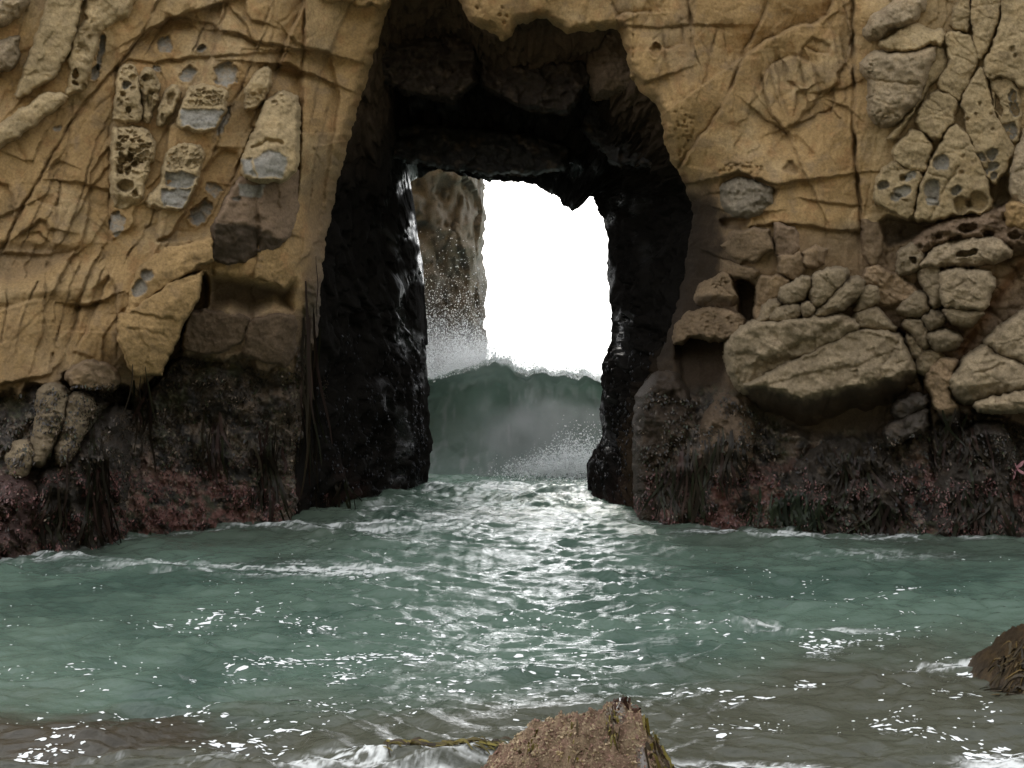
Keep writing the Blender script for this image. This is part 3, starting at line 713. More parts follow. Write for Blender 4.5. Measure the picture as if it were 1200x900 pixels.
piece('honeycomb_block', [(138,83),(145,76),(155,77),(162,90),(165,115),(167,138),(160,144),(140,143),(133,138),(136,110)], 0.24, 5, (0,-0.06), TAN, lump=0.03,
      pitlist=[(148,99,5,5,0.14),(144,109,3,3,0.1),(151,128,4,4,0.18),(143,123,3,3,0.06),(153,80,4,2,0.08),(157,92,4,5,0.08)], honey=[(None,7,0.05,0.35)], label='tall honeycombed block with two deep pits')
piece('honeycomb_block', [(168,82),(180,81),(184,96),(188,100),(183,120),(176,142),(170,141),(165,120),(164,95)], 0.20, 5, (0.1,0), TAN * 0.85, lump=0.05, pitlist=[(176,115,4,12,0.12),(172,92,3,4,0.1)], honey=[(None,7,0.06,0.5)])
piece('honeycomb_block', [(195,105),(205,99),(211,112),(205,126),(196,138),(188,149),(183,146),(187,125)], 0.17, 4, (0,0), TAN * 0.9, lump=0.04, pitlist=[(200,116,4,9,0.12,20),(190,138,3,6,0.1)])
piece('honeycomb_block', [(132,153),(150,148),(170,151),(182,165),(180,182),(172,207),(165,236),(155,246),(141,246),(133,240),(131,190)], 0.30, 6, (0,-0.02), TAN, lump=0.03,
      pitlist=[(143,188,5,7,0.22),(152,184,5,5,0.2),(141,199,5,5,0.18),(151,200,4,6,0.18),(158,193,4,4,0.12),(147,218,10,7,0.2),(158,226,3,4,0.12)], honey=[([(135,150),(185,150),(180,205),(134,208)],6.5,0.10,0.75)],
      under=([(130,228),(180,228)],0.014), label='honeycombed block with a cluster of dark cells')
piece('faceted_block', [(211,129),(222,104),(240,99),(258,105),(268,108),(264,125),(256,150),(240,154),(216,151),(209,147)], 0.28, 5, (0.05,-0.10), TAN, lump=0.02,
      honey=[([(222,100),(268,104),(262,126),(216,126)],6,0.07,0.8)], grey=[([(212,128),(230,127),(262,129),(255,148),(238,151),(212,147)],0.05)], label='stone with a honeycombed top and a grey broken face')
piece('faceted_block', [(190,192),(204,168),(232,171),(240,180),(233,202),(226,226),(213,247),(195,246),(170,240),(177,226),(188,215)], 0.26, 5, (0,-0.05), TAN * 0.95, lump=0.03,
      honey=[([(190,190),(205,166),(240,172),(236,200),(195,200)],4.5,0.05,0.7)], grey=[([(194,202),(212,200),(231,206),(225,218),(208,222),(192,216)],0.10),([(190,222),(224,221),(214,244),(192,242)],0.07)], label='stone with two grey scooped hollows')
piece('stone_strip', [(293,92),(310,78),(318,84),(312,112),(300,128),(286,126)], 0.10, 4, (0,0), TAN, lump=0.03, honey=[([(284,105),(312,104),(302,130),(284,128)],6,0.05,0.7)])
piece('jutting_block', [(312,118),(330,108),(347,112),(350,118),(350,160),(348,198),(336,212),(302,214),(281,206),(288,180),(297,156)], 0.55, 6, (0.05,-0.35), TAN, lump=0.02,
      honey=[([(312,105),(350,106),(350,126),(312,126)],7,0.06,0.6)], grey=[([(297,185),(318,174),(336,185),(333,207),(304,210)],0.03),([(284,186),(295,184),(302,209),(283,204)],0.05)], cracks=[([(294,175),(312,165),(330,167)],1.8,0.10,0.0)],
      label='jutting block with a grey faceted end above the dark recess')
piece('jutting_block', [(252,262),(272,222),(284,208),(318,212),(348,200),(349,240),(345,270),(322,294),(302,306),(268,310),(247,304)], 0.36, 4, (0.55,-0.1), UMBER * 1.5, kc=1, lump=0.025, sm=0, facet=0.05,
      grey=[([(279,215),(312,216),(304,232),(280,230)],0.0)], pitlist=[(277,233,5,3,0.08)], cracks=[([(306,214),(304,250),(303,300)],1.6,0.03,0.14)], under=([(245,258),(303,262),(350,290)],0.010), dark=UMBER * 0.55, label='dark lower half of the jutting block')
piece('stone_block', [(306,270),(346,262),(347,300),(342,326),(333,336),(312,328),(297,326),(302,300)], 0.02, 4, (0.2,-0.1), OCHRE * 0.8, sm=0, label='ochre block below the jutting block beside the arch')
piece('pointed_plate', [(150,370),(152,350),(160,318),(176,304),(196,292),(224,286),(248,280),(248,302),(226,315),(205,327),(178,346),(158,366)], 0.44, 2.8, (-0.1,-0.15), OCHRE, lump=0.010, sm=0, power=2.6,
      pitlist=[(172,322,8,7,0.10),(163,338,8,12,0.12,30)], label='pointed ochre plate with a grey pocket')
piece('hanging_slab', [(139,372),(150,368),(178,348),(206,328),(236,319),(232,345),(222,368),(206,396),(187,437),(160,441),(150,425),(141,400)], 0.60, 2.6, (0.05,-0.2), OCHRE * 0.95, lump=0.008, sm=0, power=2.6, facet=0.03,
      cracks=[([(155,367),(178,371),(202,374)],1.5,0.06,0.03),([(150,385),(170,386),(195,395)],1.3,0.03,0.0)], label='ochre slab hanging over the dark cleft')
piece('slab_underside', [(76,442),(88,428),(104,420),(128,428),(142,444),(132,458),(112,456),(86,454)], 0.45, 5, (0,-0.25), BROWN * 0.8, lump=0.03)
piece('brown_panel', [(224,362),(292,370),(287,398),(262,412),(238,416),(212,410),(216,385)], 0.05, 5, (0,-0.12), UMBER * 0.85, kc=1, lump=0.012)
piece('brown_panel', [(292,374),(338,366),(348,378),(347,402),(340,430),(312,424),(284,416),(288,396)], 0.08, 6, (0,-0.12), UMBER * 0.9, kc=1, lump=0.014)
piece('boulder', [(44,462),(54,452),(70,452),(82,462),(76,490),(64,518),(48,546),(36,542),(40,515),(44,488)], 0.42, 13, (0,0), PALE * 0.52, lump=0.03, cat='boulder', label='long weathered grey finger of rock above the seaweed by the left frame edge', kc=1, strat=0.015)
piece('boulder', [(79,464),(94,459),(110,468),(106,488),(98,505),(88,532),(76,546),(64,542),(70,510),(76,485)], 0.40, 12, (0,0), PALE * 0.46, lump=0.03, cat='boulder', label='second grey finger of rock under the black cavity', kc=1)
piece('boulder', [(9,536),(20,519),(34,516),(41,528),(36,549),(23,559),(11,552)], 0.40, 11, (0,0), PALE * 0.62, lump=0.012, cat='boulder', label='small smooth pale oval boulder low at the left frame edge', kc=1, cracks=[([(14,533),(25,530),(36,534)],1.3,0.03,0)])
piece('buttress', [(-24,556),(10,560),(30,550),(48,580),(40,612),(54,668),(-24,668)], 0.30, 30, (0.3,0.3), PINK * 0.62, lump=0.10, kc=1, wet=0.5)
piece('buttress', [(40,552),(80,545),(130,470),(150,482),(152,560),(146,640),(110,660),(60,668),(46,640)], 0.25, 20, (0,0.2), DARK * 0.7, lump=0.08, kc=1, wet=0.5)
# hanging rocks at the arch crown and inside it
piece('inner_block', [(694,2),(765,20),(772,90),(752,107),(722,112),(696,115),(688,84),(690,40)], 0, 22, (-0.9,-0.15), UMBER * 0.8, depth=22.25, lump=0.05, kc=1, edge_dive=0.7, sm=0, facet=0.08, cracks=[([(690,75),(720,72),(746,74)],1.5,0.06,0.0)], label='dim brown block inside the arch below its crown')
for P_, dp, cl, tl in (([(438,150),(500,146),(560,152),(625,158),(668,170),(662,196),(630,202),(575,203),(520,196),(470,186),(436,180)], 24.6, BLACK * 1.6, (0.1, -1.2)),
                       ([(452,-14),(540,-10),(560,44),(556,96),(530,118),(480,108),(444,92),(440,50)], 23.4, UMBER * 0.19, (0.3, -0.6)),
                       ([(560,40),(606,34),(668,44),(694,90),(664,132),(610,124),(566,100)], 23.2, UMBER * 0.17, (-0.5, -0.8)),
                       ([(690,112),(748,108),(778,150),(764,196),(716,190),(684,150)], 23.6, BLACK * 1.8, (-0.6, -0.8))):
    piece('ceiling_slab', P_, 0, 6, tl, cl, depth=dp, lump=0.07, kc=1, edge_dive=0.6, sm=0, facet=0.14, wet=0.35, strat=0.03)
piece('hanging_rock', [(374,-20),(452,-20),(454,6),(446,10),(434,4),(428,9),(420,8),(414,0),(374,2)], 0.25, 5, (0,0), OCHRE, lump=0.03)
# right face
piece('rock_limb', [(1013,38),(1018,24),(1024,18),(1043,6),(1060,-6),(1084,-6),(1083,8),(1078,22),(1063,33),(1044,34),(1033,46),(1018,49)], 0.36, 12, (0,0.1), PALE * 0.9, lump=0.03, honey=[([(1012,28),(1040,30),(1036,50),(1012,50)],6,0.05,0.5)], label='cigar shaped grey tan rock near the top frame edge')
piece('rock_ledge', [(1029,51),(1044,40),(1067,27),(1084,32),(1108,37),(1106,51),(1090,52),(1067,60),(1038,61)], 0.28, 6, (0,-0.45), TAN * 1.08, lump=0.03)
piece('pitted_block', [(1009,73),(1022,60),(1038,61),(1067,60),(1094,52),(1099,60),(1091,80),(1084,102),(1076,118),(1058,139),(1043,150),(1025,144),(1016,131),(1019,97),(1010,85)], 0.42, 12, (0,0.0), PALE * 0.95, lump=0.025,
      honey=[([(1008,70),(1024,58),(1026,80),(1020,92),(1010,90)],4.5,0.06,0.7),([(1014,108),(1027,100),(1028,130),(1060,120),(1056,140),(1043,152),(1016,140)],4.5,0.06,0.6)], cracks=[([(1021,93),(1045,96),(1060,98),(1078,99)],1.6,0.06,0.02),([(1026,117),(1040,121),(1055,122)],1.4,0.03,0)], label='large pitted grey tan block beside the vertical fault')
piece('rock_wedge', [(1090,60),(1104,52),(1110,70),(1112,82),(1100,92),(1088,104),(1076,124),(1060,150),(1048,165),(1040,162),(1062,138),(1080,112)], 0.18, 5, (0.2,0), TAN * 0.9, lump=0.02)
pk = dict(r=3.5, kc=0.75, lump=0.014, edge_dive=0.03)
piece('joint_panel', [(1107,43),(1115,37),(1138,41),(1142,54),(1146,69),(1142,83),(1127,116),(1117,114),(1096,101),(1107,84),(1112,78)], 0.24, color=TAN * 0.9, tilt=(0.1,0), **pk)
piece('joint_panel', [(1119,6),(1137,-24),(1137,36),(1116,36)], 0.20, color=TAN * 0.9, sm=1, **pk)
piece('joint_panel', [(1139,-24),(1173,-24),(1170,26),(1160,50),(1149,72),(1142,50),(1139,34)], 0.24, color=TAN * 0.9, tilt=(0.1,0), sm=1, **pk)
piece('joint_panel', [(1175,-24),(1224,-24),(1224,96),(1198,102),(1188,94),(1167,89),(1159,94),(1153,81),(1154,68),(1167,48),(1174,18)], 0.30, color=TAN * 0.9, pitlist=[(1187,58,2,3,0.06),(1190,64,2,3,0.06),(1160,88,2,2,0.05)], **pk)
piece('joint_panel', [(1148,80),(1152,82),(1158,100),(1163,127),(1173,150),(1190,173),(1182,192),(1173,208),(1166,218),(1155,203),(1143,179),(1134,157),(1132,138),(1127,118),(1138,98)], 0.28, color=TAN * 0.9, tilt=(0.12,0),
      pitlist=[(1149,184,7,6,0.10),(1163,181,6,7,0.12),(1163,195,7,6,0.12),(1153,200,5,5,0.10),(1166,206,5,5,0.10),(1149,122,2,2,0.06),(1160,134,2,2,0.06),(1143,133,2,2,0.05),(1133,140,3,3,0.08),(1163,152,2,2,0.05)], label='narrow joint panel with grey cells at its foot', **pk)
piece('joint_panel', [(1159,96),(1170,91),(1187,95),(1193,105),(1195,130),(1195,150),(1191,170),(1175,150),(1165,126)], 0.20, color=TAN * 0.85, pitlist=[(1170,124,4,13,0.16,-12),(1186,112,5,9,0.12),(1189,128,5,9,0.14),(1183,153,9,11,0.10)], label='joint panel with tall slotted hollows', **pk)
piece('joint_panel', [(1095,106),(1115,112),(1124,119),(1116,143),(1102,162),(1093,164),(1073,147),(1080,126)], 0.27, color=TAN * 0.95, tilt=(0,-0.1), cracks=[([(1072,140),(1095,134),(1108,128)],1.5,0.02,0)], **pk)
piece('joint_panel', [(1046,176),(1072,148),(1094,173),(1087,190),(1081,201),(1058,196),(1048,188)], 0.28, color=TAN * 0.95, **pk)
piece('joint_panel', [(1026,213),(1033,201),(1048,189),(1058,197),(1081,202),(1074,228),(1069,259),(1045,248),(1026,239)], 0.26, color=TAN * 0.9,
      pitlist=[(1035,217,8,6,0.14),(1058,208,4,4,0.14),(1067,207,8,5,0.07,-30),(1057,224,10,7,0.08,-20),(1049,231,7,5,0.08),(1061,235,4,2.5,0.05)], label='joint panel riddled with grey pockets beside the fault', **pk)
piece('joint_panel', [(1071,259),(1076,232),(1082,208),(1098,174),(1117,144),(1133,158),(1143,180),(1157,210),(1162,240),(1158,249),(1117,250),(1100,257)], 0.34, color=TAN * 0.9, tilt=(0.05,0),
      pitlist=[(1103,191,10,9,0.10),(1093,222,10,13,0.12,-8),(1093,236,8,6,0.05),(1120,223,7,5,0.10,-35),(1128,240,11,10,0.20,-10),(1146,236,13,12,0.18,20),(1128,184,3,2,0.05),(1126,203,3,2,0.05)],
      cracks=[([(1088,257),(1103,232),(1112,212),(1123,195)],1.2,0.05,0),([(1088,202),(1100,208),(1112,212)],1.2,0.04,0)], label='broad triangular panel with grey pockets', **pk)
piece('joint_panel', [(1182,207),(1188,182),(1202,150),(1224,130),(1224,262),(1206,246),(1190,236),(1183,224)], 0.34, 8, (0,0), PALE * 1.02, label='pale panel cut off by the right frame edge')
piece('eroded_band', [(1064,288),(1084,270),(1106,258),(1160,249),(1186,236),(1212,246),(1224,250),(1224,294),(1186,292),(1150,280),(1100,288),(1076,300)], 0.34, 10, (0,-0.1), UMBER * 1.35, kc=1, lump=0.07,
      pitlist=[(1134,267,13,6,0.3,-12),(1118,281,9,4,0.3,-8),(1157,275,7,5,0.3),(1190,275,8,5,0.25),(1100,276,4,3,0.2)], honey=[(None,9,0.06,0.4)], label='dark eroded band of holes between panels and boulders')
piece('rock_stub', [(1175,250),(1182,237),(1195,236),(1212,250),(1212,278),(1190,268),(1178,266)], 0.42, 8, (0,0), OCHRE * 0.9, lump=0.03)
piece('boulder', [(1078,314),(1086,302),(1097,288),(1127,284),(1145,278),(1172,281),(1186,291),(1182,301),(1163,307),(1127,311),(1097,311)], 0.50, 11, (0,-0.1), PALE * 0.85, lump=0.03, pitlist=[(1133,297,12,4.5,0.30,-5)], cat='boulder', label='long smooth boulder with an oval hole, under the dark eroded band', kc=0.95)
piece('boulder', [(1051,322),(1054,294),(1066,287),(1078,288),(1083,300),(1078,314),(1068,318)], 0.34, 8, (0,0), PALE * 0.7, lump=0.04, pitlist=[(1071,305,4,5,0.2)], cat='boulder', label='small scooped stone with a round hole beside the long smooth boulder', kc=1)
piece('boulder', [(1075,318),(1086,312),(1098,309),(1104,326),(1103,358),(1092,360),(1086,345)], 0.40, 9, (-0.3,0), PALE * 0.72, lump=0.02, cat='boulder', label='thin shield of stone leaning on the left side of the square block', kc=1)
piece('boulder', [(1101,321),(1108,317),(1156,318),(1164,330),(1160,349),(1150,364),(1127,361),(1105,358),(1102,340)], 0.62, 8, (0,-0.05), PALE * 0.88, lump=0.015, cat='boulder', label='square pale block of stone among the boulders on the right', kc=1)
piece('boulder', [(1106,361),(1136,362),(1151,368),(1142,379),(1121,380),(1109,372)], 0.50, 9, (0,0), PALE * 0.78, lump=0.015, cat='boulder', label='rounded stone wedged right under the square block', kc=1)
piece('boulder', [(1052,367),(1060,352),(1078,340),(1086,352),(1089,364),(1078,372)], 0.42, 11, (0,0), PALE * 0.66, lump=0.02, cat='boulder', label='grey stone left of the square block, above the deep crack', kc=1)
piece('boulder', [(1080,372),(1096,363),(1109,370),(1100,383),(1088,389)], 0.50, 9, (0,0), PALE * 0.5, lump=0.02, cat='boulder', label='dark fist sized stone below the shield of stone', kc=1)
piece('boulder', [(1085,395),(1104,384),(1128,396),(1116,409),(1094,410)], 0.50, 10, (0,0), PALE * 0.58, lump=0.02, cat='boulder', label='brown stone lowest in the pile under the square block', kc=1)
piece('boulder', [(1057,378),(1079,373),(1089,389),(1086,408),(1077,404),(1070,392)], 0.38, 8, (0,0), PALE * 0.72, lump=0.02, cat='boulder', label='flat stone standing along the deep crack', kc=1)
piece('boulder', [(1060,392),(1072,394),(1080,408),(1098,412),(1106,420),(1086,440),(1078,436),(1068,414)], 0.26, 9, (0,0), PALE * 0.8, lump=0.03, cat='boulder', label='fluted stone right of the deep crack', kc=1)
piece('boulder', [(1008,330),(1020,312),(1040,316),(1064,334),(1078,344),(1060,352),(1040,358),(1022,352)], 0.22, 9, (0,0), BROWN * 1.2, lump=0.05, cat='boulder', label='cracked brown stone between the lobed boulders and the square block', kc=1)
piece('boulder', [(1153,402),(1165,389),(1178,379),(1202,362),(1224,350),(1224,436),(1202,427),(1172,416)], 0.50, 16, (0,0), PALE * 0.82, lump=0.02, cat='boulder', label='big smooth boulder cut off by the right frame edge', kc=1)
piece('boulder', [(1112,450),(1124,427),(1151,404),(1172,417),(1202,429),(1224,436),(1224,458),(1190,460),(1152,470),(1126,472)], 0.55, 12, (0,-0.25), PALE * 0.92, lump=0.025, cat='boulder', label='broad sloping slab of pale stone above the seaweed at the right', kc=1,
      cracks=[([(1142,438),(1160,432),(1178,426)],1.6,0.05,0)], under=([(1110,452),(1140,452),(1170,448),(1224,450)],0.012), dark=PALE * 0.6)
piece('boulder', [(1140,474),(1160,466),(1178,464),(1202,457),(1224,455),(1224,478),(1178,482),(1150,481)], 0.62, 8, (0,0), PALE * 0.95, lump=0.02, cat='boulder', label='thin pale stone tucked under the broad sloping slab', kc=1)
piece('boulder', [(1084,442),(1092,428),(1108,421),(1122,421),(1116,440),(1110,462),(1124,480),(1118,500),(1104,492),(1094,468)], 0.40, 8, (0,0), BROWN * 1.3, lump=0.03, cat='boulder', label='creased brown stone beside the broad sloping slab', kc=1, under=([(1080,478),(1130,478)],0.01), dark=DARK)
lobes = [([(911,352),(918,338),(930,331),(948,324),(951,336),(941,350),(925,358)],0.42,8,'scoop-faced lobe of stone on top of the great boulder, first from the arch'),
 ([(949,344),(954,324),(975,314),(996,317),(986,335),(966,356),(952,360)],0.48,9,'upright pale lobe in the middle of the stones on the great boulder'),
 ([(954,366),(966,356),(985,335),(1002,324),(1014,329),(1009,346),(990,360),(970,370),(956,371)],0.52,11,'long pale lobe pointing to the fault, above the great boulder'),
 ([(903,372),(914,360),(935,355),(941,366),(930,375),(909,378)],0.46,7,'low rounded stone resting on the great boulder near the arch'),
 ([(938,358),(951,355),(953,367),(941,371)],0.52,5,'tiny knob of stone between the low lobes'),
 ([(887,380),(893,362),(904,349),(916,357),(906,373)],0.34,7,'wrinkled stone at the arch end of the great boulder'),
 ([(1006,350),(1016,335),(1028,338),(1030,350),(1014,364),(1002,366)],0.38,8,'round grey stone beside the long pale lobe'),
 ([(996,380),(1004,368),(1022,360),(1040,374),(1051,388),(1030,388)],0.40,9,'flat brown stone behind the great boulder by the deep crack')]
for P_, T_, r_, lb in lobes: piece('boulder', P_, T_, r_, (0,0), PALE * 0.72, lump=0.02, cat='boulder', label=lb, kc=1)
gb = piece('great_boulder', [(849,414),(855,396),(874,380),(910,376),(972,370),(1000,372),(1010,384),(985,398),(950,418),(912,438),(880,462),(866,456),(855,436)], 0.62, 13, (0,0.05), PALE * 0.74, lump=0.035, cat='boulder', label='great pale boulder with a dark undercut belly, right of the arch', kc=1,
      cracks=[([(856,415),(875,414),(900,424),(925,420)],3.0,0.06,0.06),([(925,408),(955,395),(975,383),(990,374)],2.5,0.08,0.08)])
lower = piece('lower_slab', [(866,452),(890,441),(910,430),(950,410),(988,389),(1013,383),(1050,388),(1061,405),(1075,432),(1068,450),(1046,474),(1010,494),(960,502),(918,494),(888,476)], 0.80, 8, (0.05,-0.45), PALE * 0.78, lump=0.03, kc=1, facet=0.05, label='lower slab of the great boulder, its belly coloured dark as if shaded',
      cracks=[([(915,446),(950,437),(985,432),(1010,425),(1040,414)],1.3,0.05,0.04),([(1053,400),(1040,420),(1028,445)],1.2,0.05,0.0),([(1015,390),(1040,396),(1062,410)],1.6,0.05,0.05)],
      under=([(848,440),(870,450),(915,455),(940,466),(975,456),(1030,446),(1080,430)],0.040), dark=UMBER * 0.6)  # below the undercut line the belly's shade is put into the colour
lower.parent = gb
piece('boulder', [(1046,481),(1056,468),(1082,461),(1088,474),(1066,487),(1052,490)], 0.40, 8, (0,0), DARK * 1.3, lump=0.03, cat='boulder', label='wet dark stone below the great boulder by the deep crack', kc=1, wet=0.6)
piece('boulder', [(1036,506),(1050,492),(1066,486),(1087,476),(1086,502),(1062,514),(1042,520)], 0.40, 9, (0,0), DARK * 1.3, lump=0.04, cat='boulder', label='lowest wet dark stone under the great boulder by the deep crack', kc=1, wet=0.6)
piece('boulder', [(816,352),(820,336),(838,326),(851,319),(859,340),(864,354),(852,360),(826,360)], 0.30, 5, (0.1,0), BROWN * 1.0, lump=0.015, cat='boulder', label='pitted brown block perched at the arch mouth', kc=1, honey=[([(830,325),(852,320),(858,346),(832,344)],4,0.06,0.55)], under=([(815,347),(865,344)],0.02), dark=UMBER)
piece('boulder', [(788,400),(794,382),(806,370),(826,361),(862,368),(872,378),(864,394),(838,398),(812,392),(800,402)], 0.32, 8, (0,-0.1), BROWN * 0.85, lump=0.03, cat='boulder', label='speckled brown ledge below the pitted block at the arch mouth', kc=1, honey=[(None,5,0.04,0.35)])
piece('grey_nodule', [(845,216),(868,207),(890,214),(907,222),(904,237),(893,250),(872,255),(850,250),(843,232)], -0.05, 10, (0,-0.3), np.array([0.18,0.15,0.108]), lump=0.06, kc=1, label='lumpy grey stone set in the hollow under the brow')
for P_, T_, c_ in (([(907,263),(930,266),(936,290),(922,306),(909,298)],0.06,UMBER*1.5),([(884,267),(901,270),(905,292),(886,306),(862,302),(848,288),(856,274)],0.13,BROWN*0.8),
                   ([(942,296),(955,288),(968,294),(966,308),(952,314),(942,308)],0.14,BROWN*0.9),([(912,300),(938,296),(944,316),(930,328),(914,320)],0.12,BROWN*0.95),
                   ([(1012,258),(1030,262),(1036,292),(1024,312),(1012,300)],0.12,BROWN*0.8),([(846,306),(872,312),(888,318),(886,326),(860,324),(846,318)],0.16,BROWN*0.75)):
    piece('weathered_panel', P_, T_, 5, (0.1,-0.1), c_, lump=0.02, kc=0.95, sm=0, edge_dive=0.04)
piece('stone_block', [(888,326),(912,322),(926,330),(914,348),(900,356),(890,380),(884,372)], 0.12, 4, (0,0), BROWN * 1.1, lump=0.02)
piece('buttress', [(742,470),(760,440),(790,432),(812,470),(820,520),(812,600),(780,625),(752,640),(742,600)], 0.10, 16, (0,0.1), UMBER * 0.3, lump=0.09, kc=1, wet=0.4)
piece('buttress', [(826,480),(850,458),(872,470),(884,500),(880,540),(860,570),(830,560),(818,520)], 0.28, 14, (0,0), UMBER * 0.8, lump=0.06, kc=1, wet=0.4)
piece('buttress', [(930,545),(960,520),(1000,512),(1040,530),(1060,560),(1060,600),(1020,632),(950,636),(920,600)], 0.25, 18, (0,0.1), DARK * 0.9, lump=0.09, kc=1, wet=0.4)
piece('buttress', [(1098,560),(1124,510),(1150,492),(1180,500),(1192,540),(1180,590),(1190,640),(1110,644),(1090,600)], 0.25, 16, (0,0.1), DARK * 0.9, lump=0.09, kc=1, wet=0.4)

# =================================================================== WATER
_wr = np.random.default_rng(5)
WAVES = []
for k in range(46):
    lam = 0.12 * (1.9 / 0.12) ** _wr.random()
    th = _wr.normal(-math.pi / 2, 0.5)                      # mostly running towards the beach
    WAVES.append((2 * math.pi / lam * math.cos(th), 2 * math.pi / lam * math.sin(th), _wr.random() * 6.28, 0.0074 * lam ** 0.52))
def water_z(x, y):
    wx = x + 0.35 * perlin2(x / 1.3, y / 1.3, 3); wy = y + 0.35 * perlin2(x / 1.3, y / 1.3, 7)
    z = 0
    for kx, ky, ph, a in WAVES:
        s_ = np.sin(kx * wx + ky * wy + ph)
        z = z + a * (s_ + 0.25 * s_ * s_)
    patch = 0.65 + 0.5 * sstep(-0.4, 0.5, perlin2(x / 2.2, y / 2.8, 12))
    chop = 1.0 + 0.45 * np.exp(-(x / 2.2) ** 2) * sstep(14, 22, y)
    z = z * patch * chop
    z = z + 0.010 * (ridged2(x / 1.9 + 0.3 * perlin2(x, y, 2), y / 0.5, 3, 15) - 1) * patch + 0.009 * (ridged2(x / 0.75, y / 0.2, 3, 18) - 1)
    # little surge running past the near rock
    yf = 10.75 + 0.25 * np.sin(x * 1.7 + 1) + 0.12 * np.sin(x * 4.1)
    z = z + 0.07 * np.exp(-((y - yf) / 0.16) ** 2) * sstep(-2.9, -1.6, x) * sstep(0.3, -0.3, x)
    return z

m, n, l, b = mat_new('sea_water')
ac = n.new('ShaderNodeAttribute'); ac.attribute_name = 'Col'
af = n.new('ShaderNodeAttribute'); af.attribute_name = 'Foam'
g = n.new('ShaderNodeNewGeometry')
mp = n.new('ShaderNodeMapping'); mp.inputs['Scale'].default_value = (1, 1.5, 1); l.new(g.outputs['Position'], mp.inputs['Vector'])
nz = n.new('ShaderNodeTexNoise'); nz.inputs['Scale'].default_value = 13; nz.inputs['Detail'].default_value = 5; nz.inputs['Roughness'].default_value = 0.6
l.new(mp.outputs[0], nz.inputs['Vector'])
bp = n.new('ShaderNodeBump'); bp.inputs['Strength'].default_value = 0.6; bp.inputs['Distance'].default_value = 0.03
l.new(nz.outputs['Fac'], bp.inputs['Height']); l.new(bp.outputs[0], b.inputs['Normal'])
mx = n.new('ShaderNodeMix'); mx.data_type = 'RGBA'; l.new(af.outputs['Fac'], mx.inputs['Factor']); l.new(ac.outputs['Color'], mx.inputs['A'])
mx.inputs['B'].default_value = (0.72, 0.74, 0.73, 1); l.new(mx.outputs['Result'], b.inputs['Base Color'])
mr = n.new('ShaderNodeMapRange'); mr.inputs['To Min'].default_value = 0.018; mr.inputs['To Max'].default_value = 0.6; l.new(af.outputs['Fac'], mr.inputs['Value']); l.new(mr.outputs[0], b.inputs['Roughness'])
b.inputs['IOR'].default_value = 1.33; b.inputs['Specular IOR Level'].default_value = 0.5
M_WATER = m

TEAL = np.array([0.090, 0.138, 0.108]); DEEP = np.array([0.046, 0.080, 0.064]); SILT = np.array([0.058, 0.054, 0.038]); BED = np.array([0.044, 0.030, 0.020])
def water_colour(x, y):
    c = np.zeros(x.shape + (3,)); c[:] = TEAL
    n1_ = fbm2(x / 2.2, y / 2.2, 4, 90); n2_ = fbm2(x / 0.7, y / 0.9, 4, 92)
    k = sstep(-0.1, 0.6, n1_ + 0.3 * n2_)[..., None] * 0.7; c = c * (1 - k) + DEEP * k
    dn = sstep(14.2, 11.2, y + 0.9 * n1_ + 0.35 * np.clip(x, -4, 4) * -1.0)[..., None] * 0.85; c = c * (1 - dn) + SILT * dn
    bd = (sstep(1.4, 0.4, np.hypot((x + 3.6) / 1.6, (y - 11.3) / 0.7) + 0.25 * n2_) * 0.8)[..., None]; c = c * (1 - bd) + BED * bd
    ed = sstep(17.5, 20.5, y + 0.8 * n1_)[..., None] * sstep(1.0, 3.0, np.abs(x))[..., None] * 0.5; c = c * (1 - ed) + SILT * 0.8 * ed
    return c

ys = []
yv = 8.5
while yv < 27.6: ys.append(yv); yv += min(max(0.013, 1.0 * yv * yv / (F * HC)), 0.040)
ys = np.array(ys); ncol = 720
tt = np.linspace(-1, 1, ncol)
WXg = tt[None, :] * (0.405 * ys[:, None] + 0.5); WYg = np.repeat(ys[:, None], ncol, 1)
WZ = water_z(WXg, WYg)
# thin lace of foam carried on the surface
fo = fbm2(WXg / 0.55, WYg / 0.42, 5, 95, gain=0.6); fl = ridged2(WXg / 0.45 + fo, WYg / 0.32, 4, 97) - 1
near_wall = np.zeros_like(WXg)
def lace(cx, cy, rx, ry, k=1.0): return k * np.exp(-((WXg - cx) / rx) ** 2 - ((WYg - cy) / ry) ** 2)
zone = lace(-0.95, 10.75, 0.9, 0.20, 0.75) + lace(1.55, 10.6, 0.6, 0.22, 0.6) + lace(-1.7, 10.5, 0.8, 0.18, 0.6) + lace(-2.4, 21.2, 1.5, 0.5, .6) + lace(-2.1, 18.0, 1.1, 0.45, 0.7) + lace(3.6, 20.6, 1.3, 0.35, 0.75) \
     + lace(3.1, 14.9, 0.8, 0.25, 0.7) + lace(4.5, 13.4, 0.9, 0.16, 0.9) + lace(3.9, 10.4, 0.7, 0.4, 0.9) + lace(-4.2, 18.2, 2.0, 0.5, 0.45) + lace(0.1, 25.6, 1.6, 0.5, 0.7) + lace(0, 22.5, 2.0, 1.2, 0.35) + lace(5, 19, 2, .6, .35) + lace(-6.2,18.9,1,.3,.5)
_wl = np.array([(0,652),(100,641),(150,632),(250,620),(350,611),(420,603),(480,590),(500,572),(690,580),(740,605),(780,613),(900,621),(1000,625),(1100,629),(1200,632)], float)
_wy = F * HC / (_wl[:, 1] - HY); _wxp = (_wl[:, 0] - 600) / F * _wy
